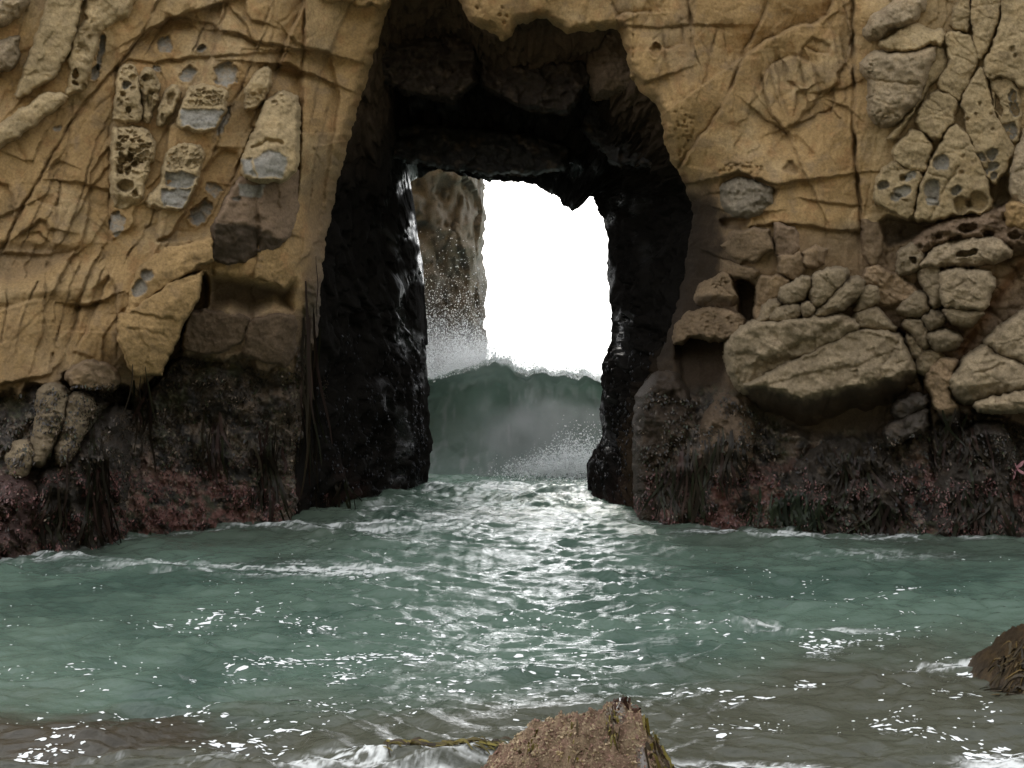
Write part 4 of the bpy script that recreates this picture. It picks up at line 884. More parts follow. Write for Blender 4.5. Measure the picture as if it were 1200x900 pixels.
zone = zone + 0.55 * np.exp(-((WYg - np.interp(WXg, _wxp, _wy) + 0.22) / 0.30) ** 2) * (0.5 + 0.7 * perlin2(WXg / 0.8, WYg / 2, 6)) \
     + 0.35 * sstep(11.6, 10.7, WYg) * sstep(-0.1, 0.5, perlin2(WXg / 1.1, WYg / 0.5, 8))
FOAM = np.clip(sstep(0.15, 0.75, zone * (0.75 + 0.9 * fl) ) * 0.9, 0, 1)
FOAM = np.maximum(FOAM, 0.8 * sstep(0.78, 1.0, fl) * sstep(0.25, 0.6, fo))
wcol = water_colour(WXg, WYg)
water = new_obj('water', np.stack([WXg, WYg, WZ], -1), quads=grid_quads(*WXg.shape), mat=M_WATER, col=wcol)
a_ = water.data.attributes.new('Foam', 'FLOAT', 'POINT'); a_.data.foreach_set('value', FOAM.astype(np.float32).ravel())
tag(water, 'green rippled sea water filling the cove', kind='structure')
# open sea behind the arch and shallow water under the camera
def flat_sea(name, x, y, label, amp):
    X_, Y_ = np.meshgrid(x, y)
    Z_ = -0.04 + amp * fbm2(X_ / 3, Y_ / 4, 3, 5)
    o = new_obj(name, np.stack([X_, Y_, Z_], -1), quads=grid_quads(*X_.shape), mat=M_WATER, col=np.tile(TEAL, (X_.size, 1)))
    tag(o, label, kind='structure'); return o
flat_sea('sea', np.concatenate([-np.geomspace(3500, 14, 60), np.linspace(-12, 12, 80), np.geomspace(14, 3500, 40)]), np.concatenate([np.linspace(27.7, 60, 110), np.geomspace(61, 7500, 70)]), 'bright open sea beyond the arch', 0.06)
flat_sea('shallows', np.linspace(-14, 14, 60), np.linspace(-12, 8.48, 60), 'shallow water in front of the beach', 0.03)

# ------------------------------------------------------------------ breaking wave behind the arch
m, n, l, b = mat_new('backlit_wave_water')
out = n['Material Output']
ac = n.new('ShaderNodeAttribute'); ac.attribute_name = 'Col'
l.new(ac.outputs['Color'], b.inputs['Base Color']); b.inputs['Roughness'].default_value = 0.35; b.inputs['IOR'].default_value = 1.33
tr = n.new('ShaderNodeBsdfTranslucent'); l.new(ac.outputs['Color'], tr.inputs['Color'])
ms = n.new('ShaderNodeMixShader'); ms.inputs[0].default_value = 0.55
l.new(b.outputs[0], ms.inputs[1]); l.new(tr.outputs[0], ms.inputs[2]); l.new(ms.outputs[0], out.inputs['Surface'])
g = n.new('ShaderNodeNewGeometry'); nz = n.new('ShaderNodeTexNoise'); nz.inputs['Scale'].default_value = 6; nz.inputs['Detail'].default_value = 6; l.new(g.outputs['Position'], nz.inputs['Vector'])
bp = n.new('ShaderNodeBump'); bp.inputs['Strength'].default_value = 0.6; bp.inputs['Distance'].default_value = 0.06; l.new(nz.outputs['Fac'], bp.inputs['Height']); l.new(bp.outputs[0], b.inputs['Normal'])
M_WAVE = m
prof = np.array([(26.4,-0.15),(26.9,-0.02),(27.5,0.10),(28.0,0.32),(28.4,0.70),(28.62,1.15),(28.68,1.55),(28.6,1.85),(28.55,1.98),(28.7,2.06),(29.0,2.05),(29.6,1.8),(30.5,1.2),(31.6,0.55),(33.0,0.1),(34.5,-0.2)])
pp = blur(resample(prof, 170), 9)
xw = np.linspace(-5.5, 5.5, 260)
Xw, Vw = np.meshgrid(xw, np.arange(170))
hs_ = (1 + 0.05 * perlin2(xw * 1.7, xw * 0 + 2.2, 3) + 0.035 * perlin2(xw * 5, xw * 0 + 4.2, 5)) * np.interp(xw, [-5.5, -2.4, -1.7, -1.2, -0.7, -0.3, 0.3, 0.9, 1.9, 5.5], [0.75, 0.80, 0.87, 0.95, 1.04, 1.04, 0.98, 0.94, 0.87, 0.8])
Yw = pp[:, 0][:, None] + 0.25 * perlin2(Xw / 1.8, Vw / 40, 3) + 0.25 * np.sin(Xw * 0.6)
Zw = pp[:, 1][:, None] * hs_[None, :]
nw = fbm2(Xw / 0.8, Vw / 26, 5, 33)
Yw += 0.10 * nw; Zw += 0.05 * fbm2(Xw / 0.35, Vw / 14, 4, 35) * sstep(0, 1, Zw)
cw = np.zeros(Xw.shape + (3,)); cw[:] = (0.18, 0.235, 0.205)
gl_ = (np.exp(-((Xw + 0.55) / 0.6) ** 2 - ((Zw - 1.35) / 0.45) ** 2) * 0.6)[..., None]; cw = cw * (1 - gl_) + np.array([0.19, 0.28, 0.24]) * gl_  # lighter middle: light shining through the water, put into the colour
fw = np.clip(sstep(0.1, 0.8, nw + 0.6 * perlin2(Xw / 0.13 + nw, Vw / 22, 5) + 0.4 * perlin2(Xw / 0.05, Vw / 8, 6)) * 0.6, 0, 1)[..., None]; cw = cw * (1 - fw) + np.array([0.36, 0.38, 0.37]) * fw
cr_ = (sstep(1.55, 2.02, Zw + 0.12 * nw) * 0.8)[..., None]; cw = cw * (1 - cr_) + np.array([0.36, 0.43, 0.40]) * cr_  # crest painted lighter, imitating light through the thin water
fr = (sstep(0.0, 1.4, Xw + 0.8 + 0.4 * nw) * sstep(1.0, 0.3, Zw + 0.2 * nw) * sstep(28.6, 27.4, Yw) * (0.55 + 0.35 * perlin2(Xw / 0.2, Vw / 9, 4)))[..., None]
cw = cw * (1 - fr) + np.array([0.5, 0.51, 0.5]) * fr
wave = new_obj('breaking_wave', np.stack([Xw, Yw, Zw], -1), quads=grid_quads(*Xw.shape), mat=M_WAVE, col=cw)
tag(wave, 'dark green wave breaking behind the arch', 'wave')

# ------------------------------------------------------------------ sea stack seen through the arch
na_, nz_ = 280, 210
th = np.linspace(0, 2 * np.pi, na_); zz = np.linspace(-0.5, 13.5, nz_)
TH, ZZ = np.meshgrid(th, zz)
ex = 0.45
ux = np.sign(np.cos(TH)) * np.abs(np.cos(TH)) ** ex; uy = np.sign(np.sin(TH)) * np.abs(np.sin(TH)) ** ex
sc = 1 + 0 * ZZ
Xs = -4.0 + 3.25 * ux * sc + 0.03 * ZZ * 0; Ysx = 36.2 + 2.6 * uy * sc
nb_ = perlin3(Xs * 0.7, Ysx * 0.7, ZZ * 0.7, 6) + 0.6 * perlin3(Xs * 1.7, Ysx * 1.7, ZZ * 1.7, 7) + 0.35 * perlin3(Xs * 4, Ysx * 4, ZZ * 4, 8) + 0.2 * perlin3(Xs * 9, Ysx * 9, ZZ * 9, 9)
f1, f2, idv = voronoi2(Xs * 1.3 + 0.3 * nb_, ZZ * 0.9, 4)
hol = sstep(0.5, 0.15, f1) * (idv < 0.5) * sstep(3, 4.5, ZZ)
ra = 0.11 * nb_ - 0.10 * hol + 0.20 * facets2(Xs * 1.3 + Ysx + 0.4 * nb_, ZZ * 1.1, 3) + 0.07 * facets2(Xs * 3.5 + Ysx * 2, ZZ * 3.2, 7) + 0.03 * (ridged2(Xs * 3 + Ysx, ZZ * 2.6, 4, 6) - 1)
Xs = Xs + ra * np.cos(TH) * 0.7; Ysx = Ysx + ra * np.sin(TH) * 1.6
cs = np.zeros(Xs.shape + (3,)); cs[:] = (0.155, 0.147, 0.128)
k = sstep(-0.2, 0.5, nb_)[..., None]; cs = cs * (1 - 0.12 * k) + TAN * 0.75 * 0.12 * k
k = sstep(4.2, 2.6, ZZ + 0.6 * nb_)[..., None]; cs = cs * (1 - k) + DARK * 1.5 * k
stk = new_obj('sea_stack', np.stack([Xs, Ysx, ZZ], -1), quads=grid_quads(nz_, na_), mat=M_ROCK, col=cs, wet=np.zeros(Xs.shape))
tag(stk, 'brown pitted rock pillar standing in the sea beyond the arch', 'sea stack')

# ------------------------------------------------------------------ spray and droplets
m, n, l, b = mat_new('white_spray')
b.inputs['Base Color'].default_value = (0.86, 0.88, 0.88, 1); b.inputs['Roughness'].default_value = 0.5
trn = n.new('ShaderNodeBsdfTranslucent'); trn.inputs['Color'].default_value = (0.9, 0.92, 0.92, 1); ms = n.new('ShaderNodeMixShader'); ms.inputs[0].default_value = 0.5
l.new(b.outputs[0], ms.inputs[1]); l.new(trn.outputs[0], ms.inputs[2]); l.new(ms.outputs[0], n['Material Output'].inputs['Surface'])
M_SPRAY = m
OCT_V = np.array([(1,0,0),(-1,0,0),(0,1,0),(0,-1,0),(0,0,1),(0,0,-1)], float)
OCT_T = np.array([(0,2,4),(2,1,4),(1,3,4),(3,0,4),(2,0,5),(1,2,5),(3,1,5),(0,3,5)])
TET_V = np.array([(1,1,1),(-1,-1,1),(-1,1,-1),(1,-1,-1)], float) * 0.9
TET_T = np.array([(0,2,1),(0,1,3),(0,3,2),(1,2,3)])
def droplets(name, P, size, label, mat=None, stretch=1.0):
    k = len(P); sz = size * (0.35 + np.random.default_rng(k).random(k) ** 4 * 1.3)
    V = P[:, None, :] + TET_V[None] * sz[:, None, None] * np.array([1, 1, stretch])
    T = TET_T[None] + (np.arange(k) * 4)[:, None, None]
    o = new_obj(name, V.reshape(-1, 3), tris=T.reshape(-1, 3), mat=mat or M_SPRAY, smooth=True)
    tag(o, label, kind='stuff'); return o
r = np.random.default_rng(21)
# crest spray thrown up from the wave
def crest_z(x): return 2.06 * np.interp(x, xw, hs_)
N = 20000
x = r.uniform(-2.6, 2.4, N); h = r.exponential(0.15, N) * np.interp(x, [-2.6, -1.2, -0.5, 0.4, 2.4], [1.3, 1.5, 1.3, 0.7, 0.35])
h = h * (0.35 + 1.6 * np.clip(perlin2(x * 2.3, x * 0 + 3.3, 2) + 0.5 * perlin2(x * 7, x * 0 + 1.3, 5) + 0.35, 0, 2))
P = np.c_[x, 28.75 + r.normal(0, 0.25, N), crest_z(x) - 0.07 + h]
droplets('crest_spray', P, 0.008, 'fine spray blowing off the crest of the breaking wave', stretch=1.3)
# burst against the foot of the stack
N = 42000
x = r.uniform(-2.4, -0.55, N); h = r.exponential(0.55, N)
P = np.c_[x, 32.2 + r.normal(0, 0.4, N), 1.35 + h - 0.25 * (x + 1.5)]
droplets('burst_spray', P[P[:, 2] < 5.0], 0.0085, 'white burst of spray against the foot of the sea stack')
# white water in front of the wave on its right
N = 16000
x = r.normal(1.15, 0.55, N); h = np.abs(r.normal(0, 0.26, N)) * np.interp(x, [-0.3, 0.6, 1.2, 2.2], [0.4, 0.9, 1.3, 1.6])
P = np.c_[x, 27.0 + r.normal(0, 0.35, N), 0.02 + h]
droplets('white_water', P, 0.009, 'churned white water at the foot of the breaking wave')

# soft mist hanging over the breaking wave
def mist(name, c, rad, dens, label):
    u_ = np.linspace(0, np.pi, 14); w_ = np.linspace(0, 2 * np.pi, 24)
    U_, W_ = np.meshgrid(u_, w_, indexing='ij')
    co_ = np.stack([c[0] + rad[0] * np.sin(U_) * np.cos(W_), c[1] + rad[1] * np.sin(U_) * np.sin(W_), c[2] + rad[2] * np.cos(U_)], -1)
    m_ = bpy.data.materials.new(name + '_air'); m_.use_nodes = True; nn = m_.node_tree.nodes; ll = m_.node_tree.links
    nn.remove(nn['Principled BSDF'])
    pv = nn.new('ShaderNodeVolumePrincipled'); pv.inputs['Color'].default_value = (0.95, 0.96, 0.96, 1); pv.inputs['Anisotropy'].default_value = 0.3
    tcn = nn.new('ShaderNodeTexCoord'); mpn = nn.new('ShaderNodeMapping')
    mpn.inputs['Location'].default_value = [-c[i] / rad[i] for i in range(3)]; mpn.inputs['Scale'].default_value = [1 / q_ for q_ in rad]
    ln_ = nn.new('ShaderNodeVectorMath'); ln_.operation = 'LENGTH'
    ll.new(tcn.outputs['Object'], mpn.inputs['Vector']); ll.new(mpn.outputs[0], ln_.inputs[0])
    nz_n = nn.new('ShaderNodeTexNoise'); nz_n.inputs['Scale'].default_value = 1.6; nz_n.inputs['Detail'].default_value = 3; ll.new(tcn.outputs['Object'], nz_n.inputs['Vector'])
    ad = nn.new('ShaderNodeMath'); ad.operation = 'MULTIPLY_ADD'; ad.inputs[1].default_value = 0.9; ll.new(nz_n.outputs['Fac'], ad.inputs[0]); ll.new(ln_.outputs['Value'], ad.inputs[2])
    mr_ = nn.new('ShaderNodeMapRange'); mr_.interpolation_type = 'SMOOTHSTEP'; mr_.inputs['From Min'].default_value = 1.25; mr_.inputs['From Max'].default_value = 0.35; mr_.inputs['To Max'].default_value = dens
    ll.new(ad.outputs[0], mr_.inputs['Value']); ll.new(mr_.outputs[0], pv.inputs['Density']); ll.new(pv.outputs[0], nn['Material Output'].inputs['Volume'])
    o = new_obj(name, co_, quads=grid_quads(14, 24), mat=m_); tag(o, label, kind='stuff'); return o
mist('mist', (-1.3, 31.6, 1.9), (1.9, 0.9, 1.6), 1.3, 'white mist of spray in front of the sea stack')
mist('mist', (-0.7, 29.0, 2.2), (1.7, 0.7, 0.75), 0.8, 'spray mist blowing over the wave crest')
mist('mist', (0.5, 27.6, 0.7), (2.4, 1.0, 1.5), 0.55, 'thin mist in front of the breaking wave')

# ------------------------------------------------------------------ floating foam
r = np.random.default_rng(77)
def foam_flakes(name, pts, label):
    V = []; T = []; base = 0
    for (x, y, s_, el) in pts:
        kk = 9; a = np.linspace(0, 2 * np.pi, kk, endpoint=False)
        rr = s_ * (0.35 + 0.95 * r.random(kk))
        vx = x + rr * np.cos(a) * el; vy = y + rr * np.sin(a)
        vx = np.append(vx, x); vy = np.append(vy, y)
        hh = np.append(np.full(kk, 0.0015), 0.006 + 0.10 * s_)
        V.append(np.c_[vx, vy, hh]); T.append(np.array([(base + i, base + (i + 1) % kk, base + kk) for i in range(kk)])); base += kk + 1
    V = np.concatenate(V); V[:, 2] += water_z(V[:, 0], V[:, 1]) + 0.004
    o = new_obj(name, V, tris=np.concatenate(T), mat=M_FOAM, smooth=True)
    tag(o, label, kind='stuff'); return o
m, n, l, b = mat_new('sea_foam')
b.inputs['Base Color'].default_value = (0.82, 0.84, 0.84, 1); b.inputs['Roughness'].default_value = 0.55
M_FOAM = m
def wpt(px, py):
    y = F * HC / (py - HY); return (px - 600) / F * y, y
pts = []
# scattered flecks
for i in range(1300):
    px = r.uniform(0, 1200); py = 640 + 255 * r.random() ** 0.8
    if perlin2(px / 90, py / 35, 2) < -0.08 + 0.25 * r.random(): continue
    x, y = wpt(px, py); pts.append((x, y, 0.005 + 0.014 * r.random() ** 3, 1.0 + 0.8 * r.random()))
# rafts: centre px, py, half width, half height, count
RAFTS = [(255,722,26,7,26),(230,735,40,10,22),(300,722,34,12,26),(340,735,22,6,14),(370,738,30,8,18),(90,785,22,4,10),(60,788,40,6,10),(225,804,8,3,6),(150,838,28,4,22),(210,842,45,6,34),(235,832,22,6,14),(270,853,6,2,5),
 (60,883,30,5,26),(45,890,30,4,18),(85,870,30,8,14),(330,782,45,4,40),(310,777,10,3,8),(360,775,40,3,30),(270,785,16,6,14),(290,798,20,5,10),(420,775,46,5,40),(410,792,30,8,22),(395,802,20,8,16),(480,772,60,5,34),(370,825,40,6,18),(390,838,22,5,10),
 (280,877,55,7,44),(250,885,30,4,20),(330,865,30,3,14),(960,762,26,9,34),(985,760,40,4,40),(950,748,14,4,10),(1010,750,30,5,12),(950,805,18,4,16),(880,822,36,5,14),(1068,692,14,3,16),(1070,722,12,3,14),(1010,703,34,5,16),(960,690,26,5,14),(900,705,46,8,18),
 (850,745,40,10,22),(780,730,46,10,24),(1040,740,30,8,14),(1040,850,40,8,18),(1060,860,18,4,12),(1035,857,10,3,5),(1160,880,30,8,30),(1175,890,20,6,20),(1110,870,26,6,12),(1085,872,10,3,6),(860,860,40,8,14),(820,815,50,8,20),(1120,820,34,7,14),(1160,840,30,8,12),
 (430,678,30,4,24),(690,700,90,16,40),(620,740,90,20,60),(560,770,80,20,60),(640,800,80,18,44),(500,735,60,18,40),(520,810,50,12,30),(700,770,60,14,30),(1180,800,20,6,14),(1150,790,24,3,18)]
for cx, cy, hx, hy, k in RAFTS:
    for i in range(k):
        px, py = cx + hx * np.clip(r.normal(0, 0.55), -1.2, 1.2), cy + hy * np.clip(r.normal(0, 0.55), -1.2, 1.2)
        x, y = wpt(px, py); pts.append((x, y, 0.006 + 0.020 * r.random() ** 2.4, 1.1 + 1.8 * r.random()))
foam_flakes('foam', pts, 'white flecks and rafts of foam drifting on the cove')

# =================================================================== THE BEACH AND AN ADDED BLUFF BEHIND THE VIEWER
def land(name, xs_, ys_, zf, colr, label, kind='structure'):
    X_, Y_ = np.meshgrid(xs_, ys_); Z_ = zf(X_, Y_)
    nn_ = fbm2(X_ / 5, Y_ / 5, 4, 44)[..., None]
    o = new_obj(name, np.stack([X_, Y_, Z_], -1), quads=grid_quads(*X_.shape), mat=M_ROCK, col=np.clip(np.asarray(colr) * (1 + 0.25 * nn_), 0.01, 1), wet=np.zeros(X_.shape))
    return tag(o, label, kind=kind)
land('beach', np.linspace(-60, 60, 160), np.linspace(-24, 5.5, 60), lambda x, y: 0.16 * (4.6 - y) * sstep(5.5, 1.0, y) - 0.12 + 0.06 * fbm2(x / 3, y / 3, 3, 2), (0.26, 0.22, 0.17), 'sand of the beach the picture is taken from')
def hillz(x, y):
    d_ = np.maximum(-y - 13, np.where(x > 0, x - 34, -x - 60) - 0.25 * y) + 3 * fbm2(x / 14, y / 14, 3, 9)
    return 3.0 + (26 + 9 * sstep(-25, 25, x)) * sstep(0, 24, d_) + 1.6 * fbm2(x / 5, y / 5, 4, 6) * sstep(0, 8, d_)
land('sky_block_hill', np.linspace(-110, 110, 180), np.linspace(-80, 2, 90), lambda x, y: hillz(x, y) - 4.5 * sstep(4, -2, np.maximum(-y - 13, np.where(x > 0, x - 34, -x - 60) - 0.25 * y)), (0.055, 0.055, 0.03), 'unseen scrub covered bluff behind the beach, shaped to block low sky')  # unseen bluff added to block low sky, higher on the right for upper-left light

# =================================================================== SEAWEED
def strips(name, specs, label, cat=None, kind=None, group=None, mat=M_WEED):
    """specs: list of (points (n,3), width, colour, side vector)"""
    V = []; Q = []; Cc = []; base = 0
    for pts_, w, c, side in specs:
        k = len(pts_); t = np.linspace(0, 1, k)[:, None]
        ww = w * (0.55 + 0.9 * np.sin(np.pi * np.clip(t * 0.9 + 0.08, 0, 1)))
        V.append(np.stack([pts_ - side * ww, pts_ + side * ww], 1).reshape(-1, 3)); Cc.append(np.tile(c, (2 * k, 1)))
        i = base + np.arange(k - 1)[:, None] * 2; Q.append(np.concatenate([i, i + 1, i + 3, i + 2], 1)); base += 2 * k
    o = new_obj(name, np.concatenate(V), quads=np.concatenate(Q), mat=mat, col=np.concatenate(Cc))
    tag(o, label, cat, group, kind); return o
def zb(px, py):
    i = np.clip(np.asarray(px) + 10, 0, ZB.shape[1] - 1).astype(int); j = np.clip(np.asarray(py) + 10, 0, ZB.shape[0] - 1).astype(int)
    return ZB[j, i]
r = np.random.default_rng(3)
WEEDC = [np.array([0.022, 0.016, 0.010]), np.array([0.030, 0.022, 0.013]), np.array([0.040, 0.030, 0.018]), np.array([0.028, 0.030, 0.014]), np.array([0.05, 0.028, 0.022])]
def clump(cx, cy, hw, ln, k, label, spread=0.15, cols=WEEDC, wid=0.017):
    sp = []
    for i in range(int(k * 0.3)):
        px = cx + hw * np.clip(r.normal(0, 0.6), -1.5, 1.5); py = cy + r.normal(0.05, 0.22) * ln
        L = ln * r.uniform(0.25, 1.05); n_ = 9; t = np.linspace(0, 1, n_)
        drift = r.normal(0, spread * 1.3) * L
        xs_ = px + drift * t ** 1.5 + 3.0 * np.sin(t * 6 + r.random() * 6) * t; ys_ = py + L * t
        ys_ = np.minimum(ys_, np.interp(px, [0, 150, 350, 740, 1000, 1200], [652, 634, 612, 606, 624, 632]) + r.uniform(-2, 3))
        d0 = zb(px, py)
        dep = np.minimum(zb(xs_, ys_), d0 + 0.4 * t) - 0.03 - 0.05 * r.random()
        dep = np.minimum.accumulate(np.where(np.isfinite(dep), dep, d0)) * 0.5 + dep * 0.5
        P = at(xs_, ys_, dep); c = cols[r.integers(len(cols))] * r.uniform(0.35, 0.8)
        a = r.uniform(-0.9, 0.9); sp.append((P, wid * r.uniform(0.5, 1.3), c, np.array([math.cos(a), -abs(math.sin(a)) * 0.8, 0.0])))
    return strips('seaweed_clump', sp, label, 'seaweed', group='hanging seaweed at the cliff foot')
clump(62, 578, 16, 66, 90, 'long dark fronds draped over the pinkish foot of the cliff at far left')
clump(110, 545, 20, 95, 120, 'tall curtain of blackish kelp below the grey rock fingers')
clump(315, 520, 15, 90, 110, 'black curtain of kelp on the cliff foot beside the arch')
clump(250, 500, 16, 60, 60, 'thin weed hanging on the mottled rock left of the arch')
clump(165, 455, 12, 80, 60, 'weed trailing down the cleft under the hanging ochre slab')
clump(365, 400, 11, 190, 120, 'stringy weed running down the left jamb of the arch', spread=0.05)
clump(390, 560, 20, 50, 60, 'ragged weed tips touching the water inside the left jamb', spread=0.4)
clump(783, 540, 10, 75, 60, 'narrow kelp strands on the right jamb of the arch')
clump(808, 535, 12, 85, 90, 'thick dark kelp tails reaching the water right of the arch', spread=0.2)
clump(850, 520, 24, 60, 90, 'short weed under the great boulder nearest the arch')
clump(930, 585, 34, 42, 160, 'dark green sea grass trailing into the water below the great boulder', cols=[np.array([0.02, 0.03, 0.014]), np.array([0.03, 0.04, 0.018])])
clump(1000, 530, 34, 50, 140, 'brown weed cap on the rounded rock under the great boulder', spread=0.3)
clump(1020, 592, 40, 40, 170, 'fringe of weed along the waterline below the deep crack', spread=0.35)
clump(1130, 500, 26, 60, 110, 'weed on the rock under the thin pale stone', spread=0.3)
clump(1160, 580, 34, 56, 150, 'broad dark blades drooping to the water near the right frame edge', spread=0.25, wid=0.018)
# low turf of weed, mussels and barnacles over the tidal rock
def turf():
    N = 52000
    px = np.concatenate([r.uniform(-5, 385, N // 2), r.uniform(738, 1205, N // 2)]); py = r.uniform(405, 650, N)
    tl = tide_line(px) + 6
    wl = np.interp(px, [0, 150, 350, 740, 1000, 1200], [655, 637, 616, 610, 627, 635])
    t_ = perlin2(px / 30, py / 30, 61) + 0.5 * perlin2(px / 11, py / 11, 65)
    ok = (py > tl) & (py < wl) & (t_ > -0.5 + 0.7 * r.random(N)); px, py, t_ = px[ok], py[ok], t_[ok]
    k = len(px)
    P = at(px, py, zb(px, py) - 0.012)
    L = 0.018 + 0.05 * r.random(k) ** 1.6; w = 0.007 + 0.012 * r.random(k)
    a = r.normal(0, 0.5, k); dn = np.c_[np.sin(a), -0.35 - 0.5 * r.random(k), -np.cos(a)]; dn /= np.linalg.norm(dn, axis=1)[:, None]
    b_ = r.normal(0, 0.8, k); sd = np.c_[np.cos(b_), -np.abs(np.sin(b_)), 0.3 * r.normal(size=k)]
    V = np.stack([P - sd * w[:, None] * .6, P + sd * w[:, None] * .6, P + dn * L[:, None] * .6 + sd * w[:, None], P + dn * L[:, None], P + dn * L[:, None] * .6 - sd * w[:, None]], 1)
    i = np.arange(k)[:, None] * 5
    tri = np.concatenate([i + [[0, 1, 2]], i + [[0, 2, 4]], i + [[4, 2, 3]]])
    pal = np.array([[0.03,0.022,0.014],[0.045,0.033,0.022],[0.10,0.046,0.042],[0.15,0.075,0.065],[0.028,0.034,0.016],[0.016,0.014,0.013],[0.17,0.13,0.095]])
    pk_ = (py > 545 + 25 * t_); ch = np.where(pk_ & (t_ > -0.1) & (r.random(k) < 0.75), r.choice([2, 3, 2], k), r.choice([0, 1, 4, 5, 0, 1, 6], k, p=[.24,.2,.14,.16,.1,.1,.06]))
    ch = np.where((px > 880) & (px < 1080) & (py > 590) & (r.random(k) < 0.6), 4, ch)
    c = pal[ch] * (0.6 + 0.9 * r.random(k))[:, None]
    o = new_obj('seaweed_turf', V.reshape(-1, 3), tris=tri, mat=M_TURF, col=np.repeat(c, 5, 0), smooth=False)
    tag(o, 'low wet turf of weed and mussels crusting the tidal rock', kind='stuff')
turf()
# mussels on the wet left wall inside the arch
def mussels():
    g = tx[:NV]; gy_ = ty[:NV]; gY = tY[:NV]
    N = 5000
    jj = r.integers(12, NV - 6, N); ii = np.concatenate([r.integers(10, 160, N * 2 // 3), r.integers(505, NU - 14, N - N * 2 // 3)])
    px, py, dY = g[jj, ii], gy_[jj, ii], gY[jj, ii]
    ok = (py > 380) & (py < 590) & (r.random(N) < sstep(360, 520, py)); px, py, dY = px[ok], py[ok], dY[ok]
    P = at(px, py, dY - 0.01); k = len(px)
    V = P[:, None, :] + OCT_V[None] * np.array([0.012, 0.016, 0.026]) * (0.6 + r.random(k))[:, None, None]
    T = OCT_T[None] + (np.arange(k) * 6)[:, None, None]
    o = new_obj('mussels', V.reshape(-1, 3), tris=T.reshape(-1, 3), mat=M_WEED, col=np.tile([0.012, 0.012, 0.015], (k * 6, 1)))
    tag(o, 'black mussels crusted on the wet walls inside the arch', kind='stuff')
mussels()

# =================================================================== ROCKS IN THE WATER
def water_rock(name, x0, x1, yc, ry, ridge, label, colour_fn, step=0.011, rough=0.075, detail=0.016, lumps=0.022, mat=M_CRUST):
    X, Yy = np.meshgrid(np.arange(x0, x1, step), np.arange(yc - ry, yc + ry, step))
    rz = np.interp(X, [p[0] for p in ridge], [p[1] for p in ridge])
    ym = yc + 0.12 * ry * perlin2(X * 1.5, X * 0, 3)
    t = np.abs(Yy - ym) / (ry * 0.98)
    z = -0.22 + (rz + 0.22) * np.clip(1 - t ** 2.4, 0, 1) ** 0.75
    amp = sstep(-0.25, 0.1, z)
    z = z + amp * (rough * fbm2(X / 0.16, Yy / 0.16, 5, 9, gain=0.55) + detail * (ridged2(X / 0.05, Yy / 0.05, 3, 13) - 1) - lumps * np.sqrt(np.clip(1 - (voronoi2(X / 0.045, Yy / 0.045, 3)[0] / 0.8) ** 2, 0, 1)) * -1)
    n_ = fbm2(X / 0.12, Yy / 0.12, 4, 17)
    col = colour_fn(X, Yy, z, n_)
    o = new_obj(name, np.stack([X, Yy, z], -1), quads=grid_quads(*X.shape), mat=mat, col=np.clip(col, 0.004, 1), wet=np.clip(sstep(0.2, 0.0, z), 0, 1) * 0.7)
    tag(o, label, 'rock')
    return o, X, Yy, z
def near_col(X, Yy, z, n_):
    c = np.zeros(X.shape + (3,)); c[:] = (0.30, 0.215, 0.140)
    k = sstep(0.0, 0.6, n_)[..., None]; c = c * (1 - 0.5 * k) + np.array([0.26, 0.15, 0.115]) * 0.5 * k
    k = sstep(0.1, 0.6, -n_)[..., None]; c = c * (1 - 0.6 * k) + np.array([0.37, 0.28, 0.17]) * 0.6 * k
    k = (sstep(0.10, 0.04, np.hypot(X - 0.73, (Yy - 10.05) / 1.6) + 0.03 * n_))[..., None]; c = c * (1 - k) + np.array([0.48, 0.46, 0.43]) * k
    k = (sstep(0.05, 0.02, np.hypot(X - 0.90, (Yy - 9.7) / 2) + 0.02 * n_))[..., None]; c = c * (1 - k) + np.array([0.40, 0.37, 0.35]) * k
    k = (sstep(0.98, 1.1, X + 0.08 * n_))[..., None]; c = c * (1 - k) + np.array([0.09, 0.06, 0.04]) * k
    return c
def rpx(px, py, y): return ((px - 600) / F * y, HC - (py - HY) / F * y)
RIDGE = [(-0.45, -0.2)] + [rpx(a_, b_ + 13, 10.1) for a_, b_ in [(556,902),(580,885),(602,868),(626,850),(652,838),(690,830),(713,823),(738,824),(750,836),(757,855),(770,870),(780,885),(790,902)]] + [(1.35, -0.2)]
near_rock, RXg, RYg, RZg = water_rock('crusted_rock', -0.45, 1.35, 10.05, 0.62, RIDGE, 'pink crusted rock with tufts of olive weed at the bottom of the picture', near_col)
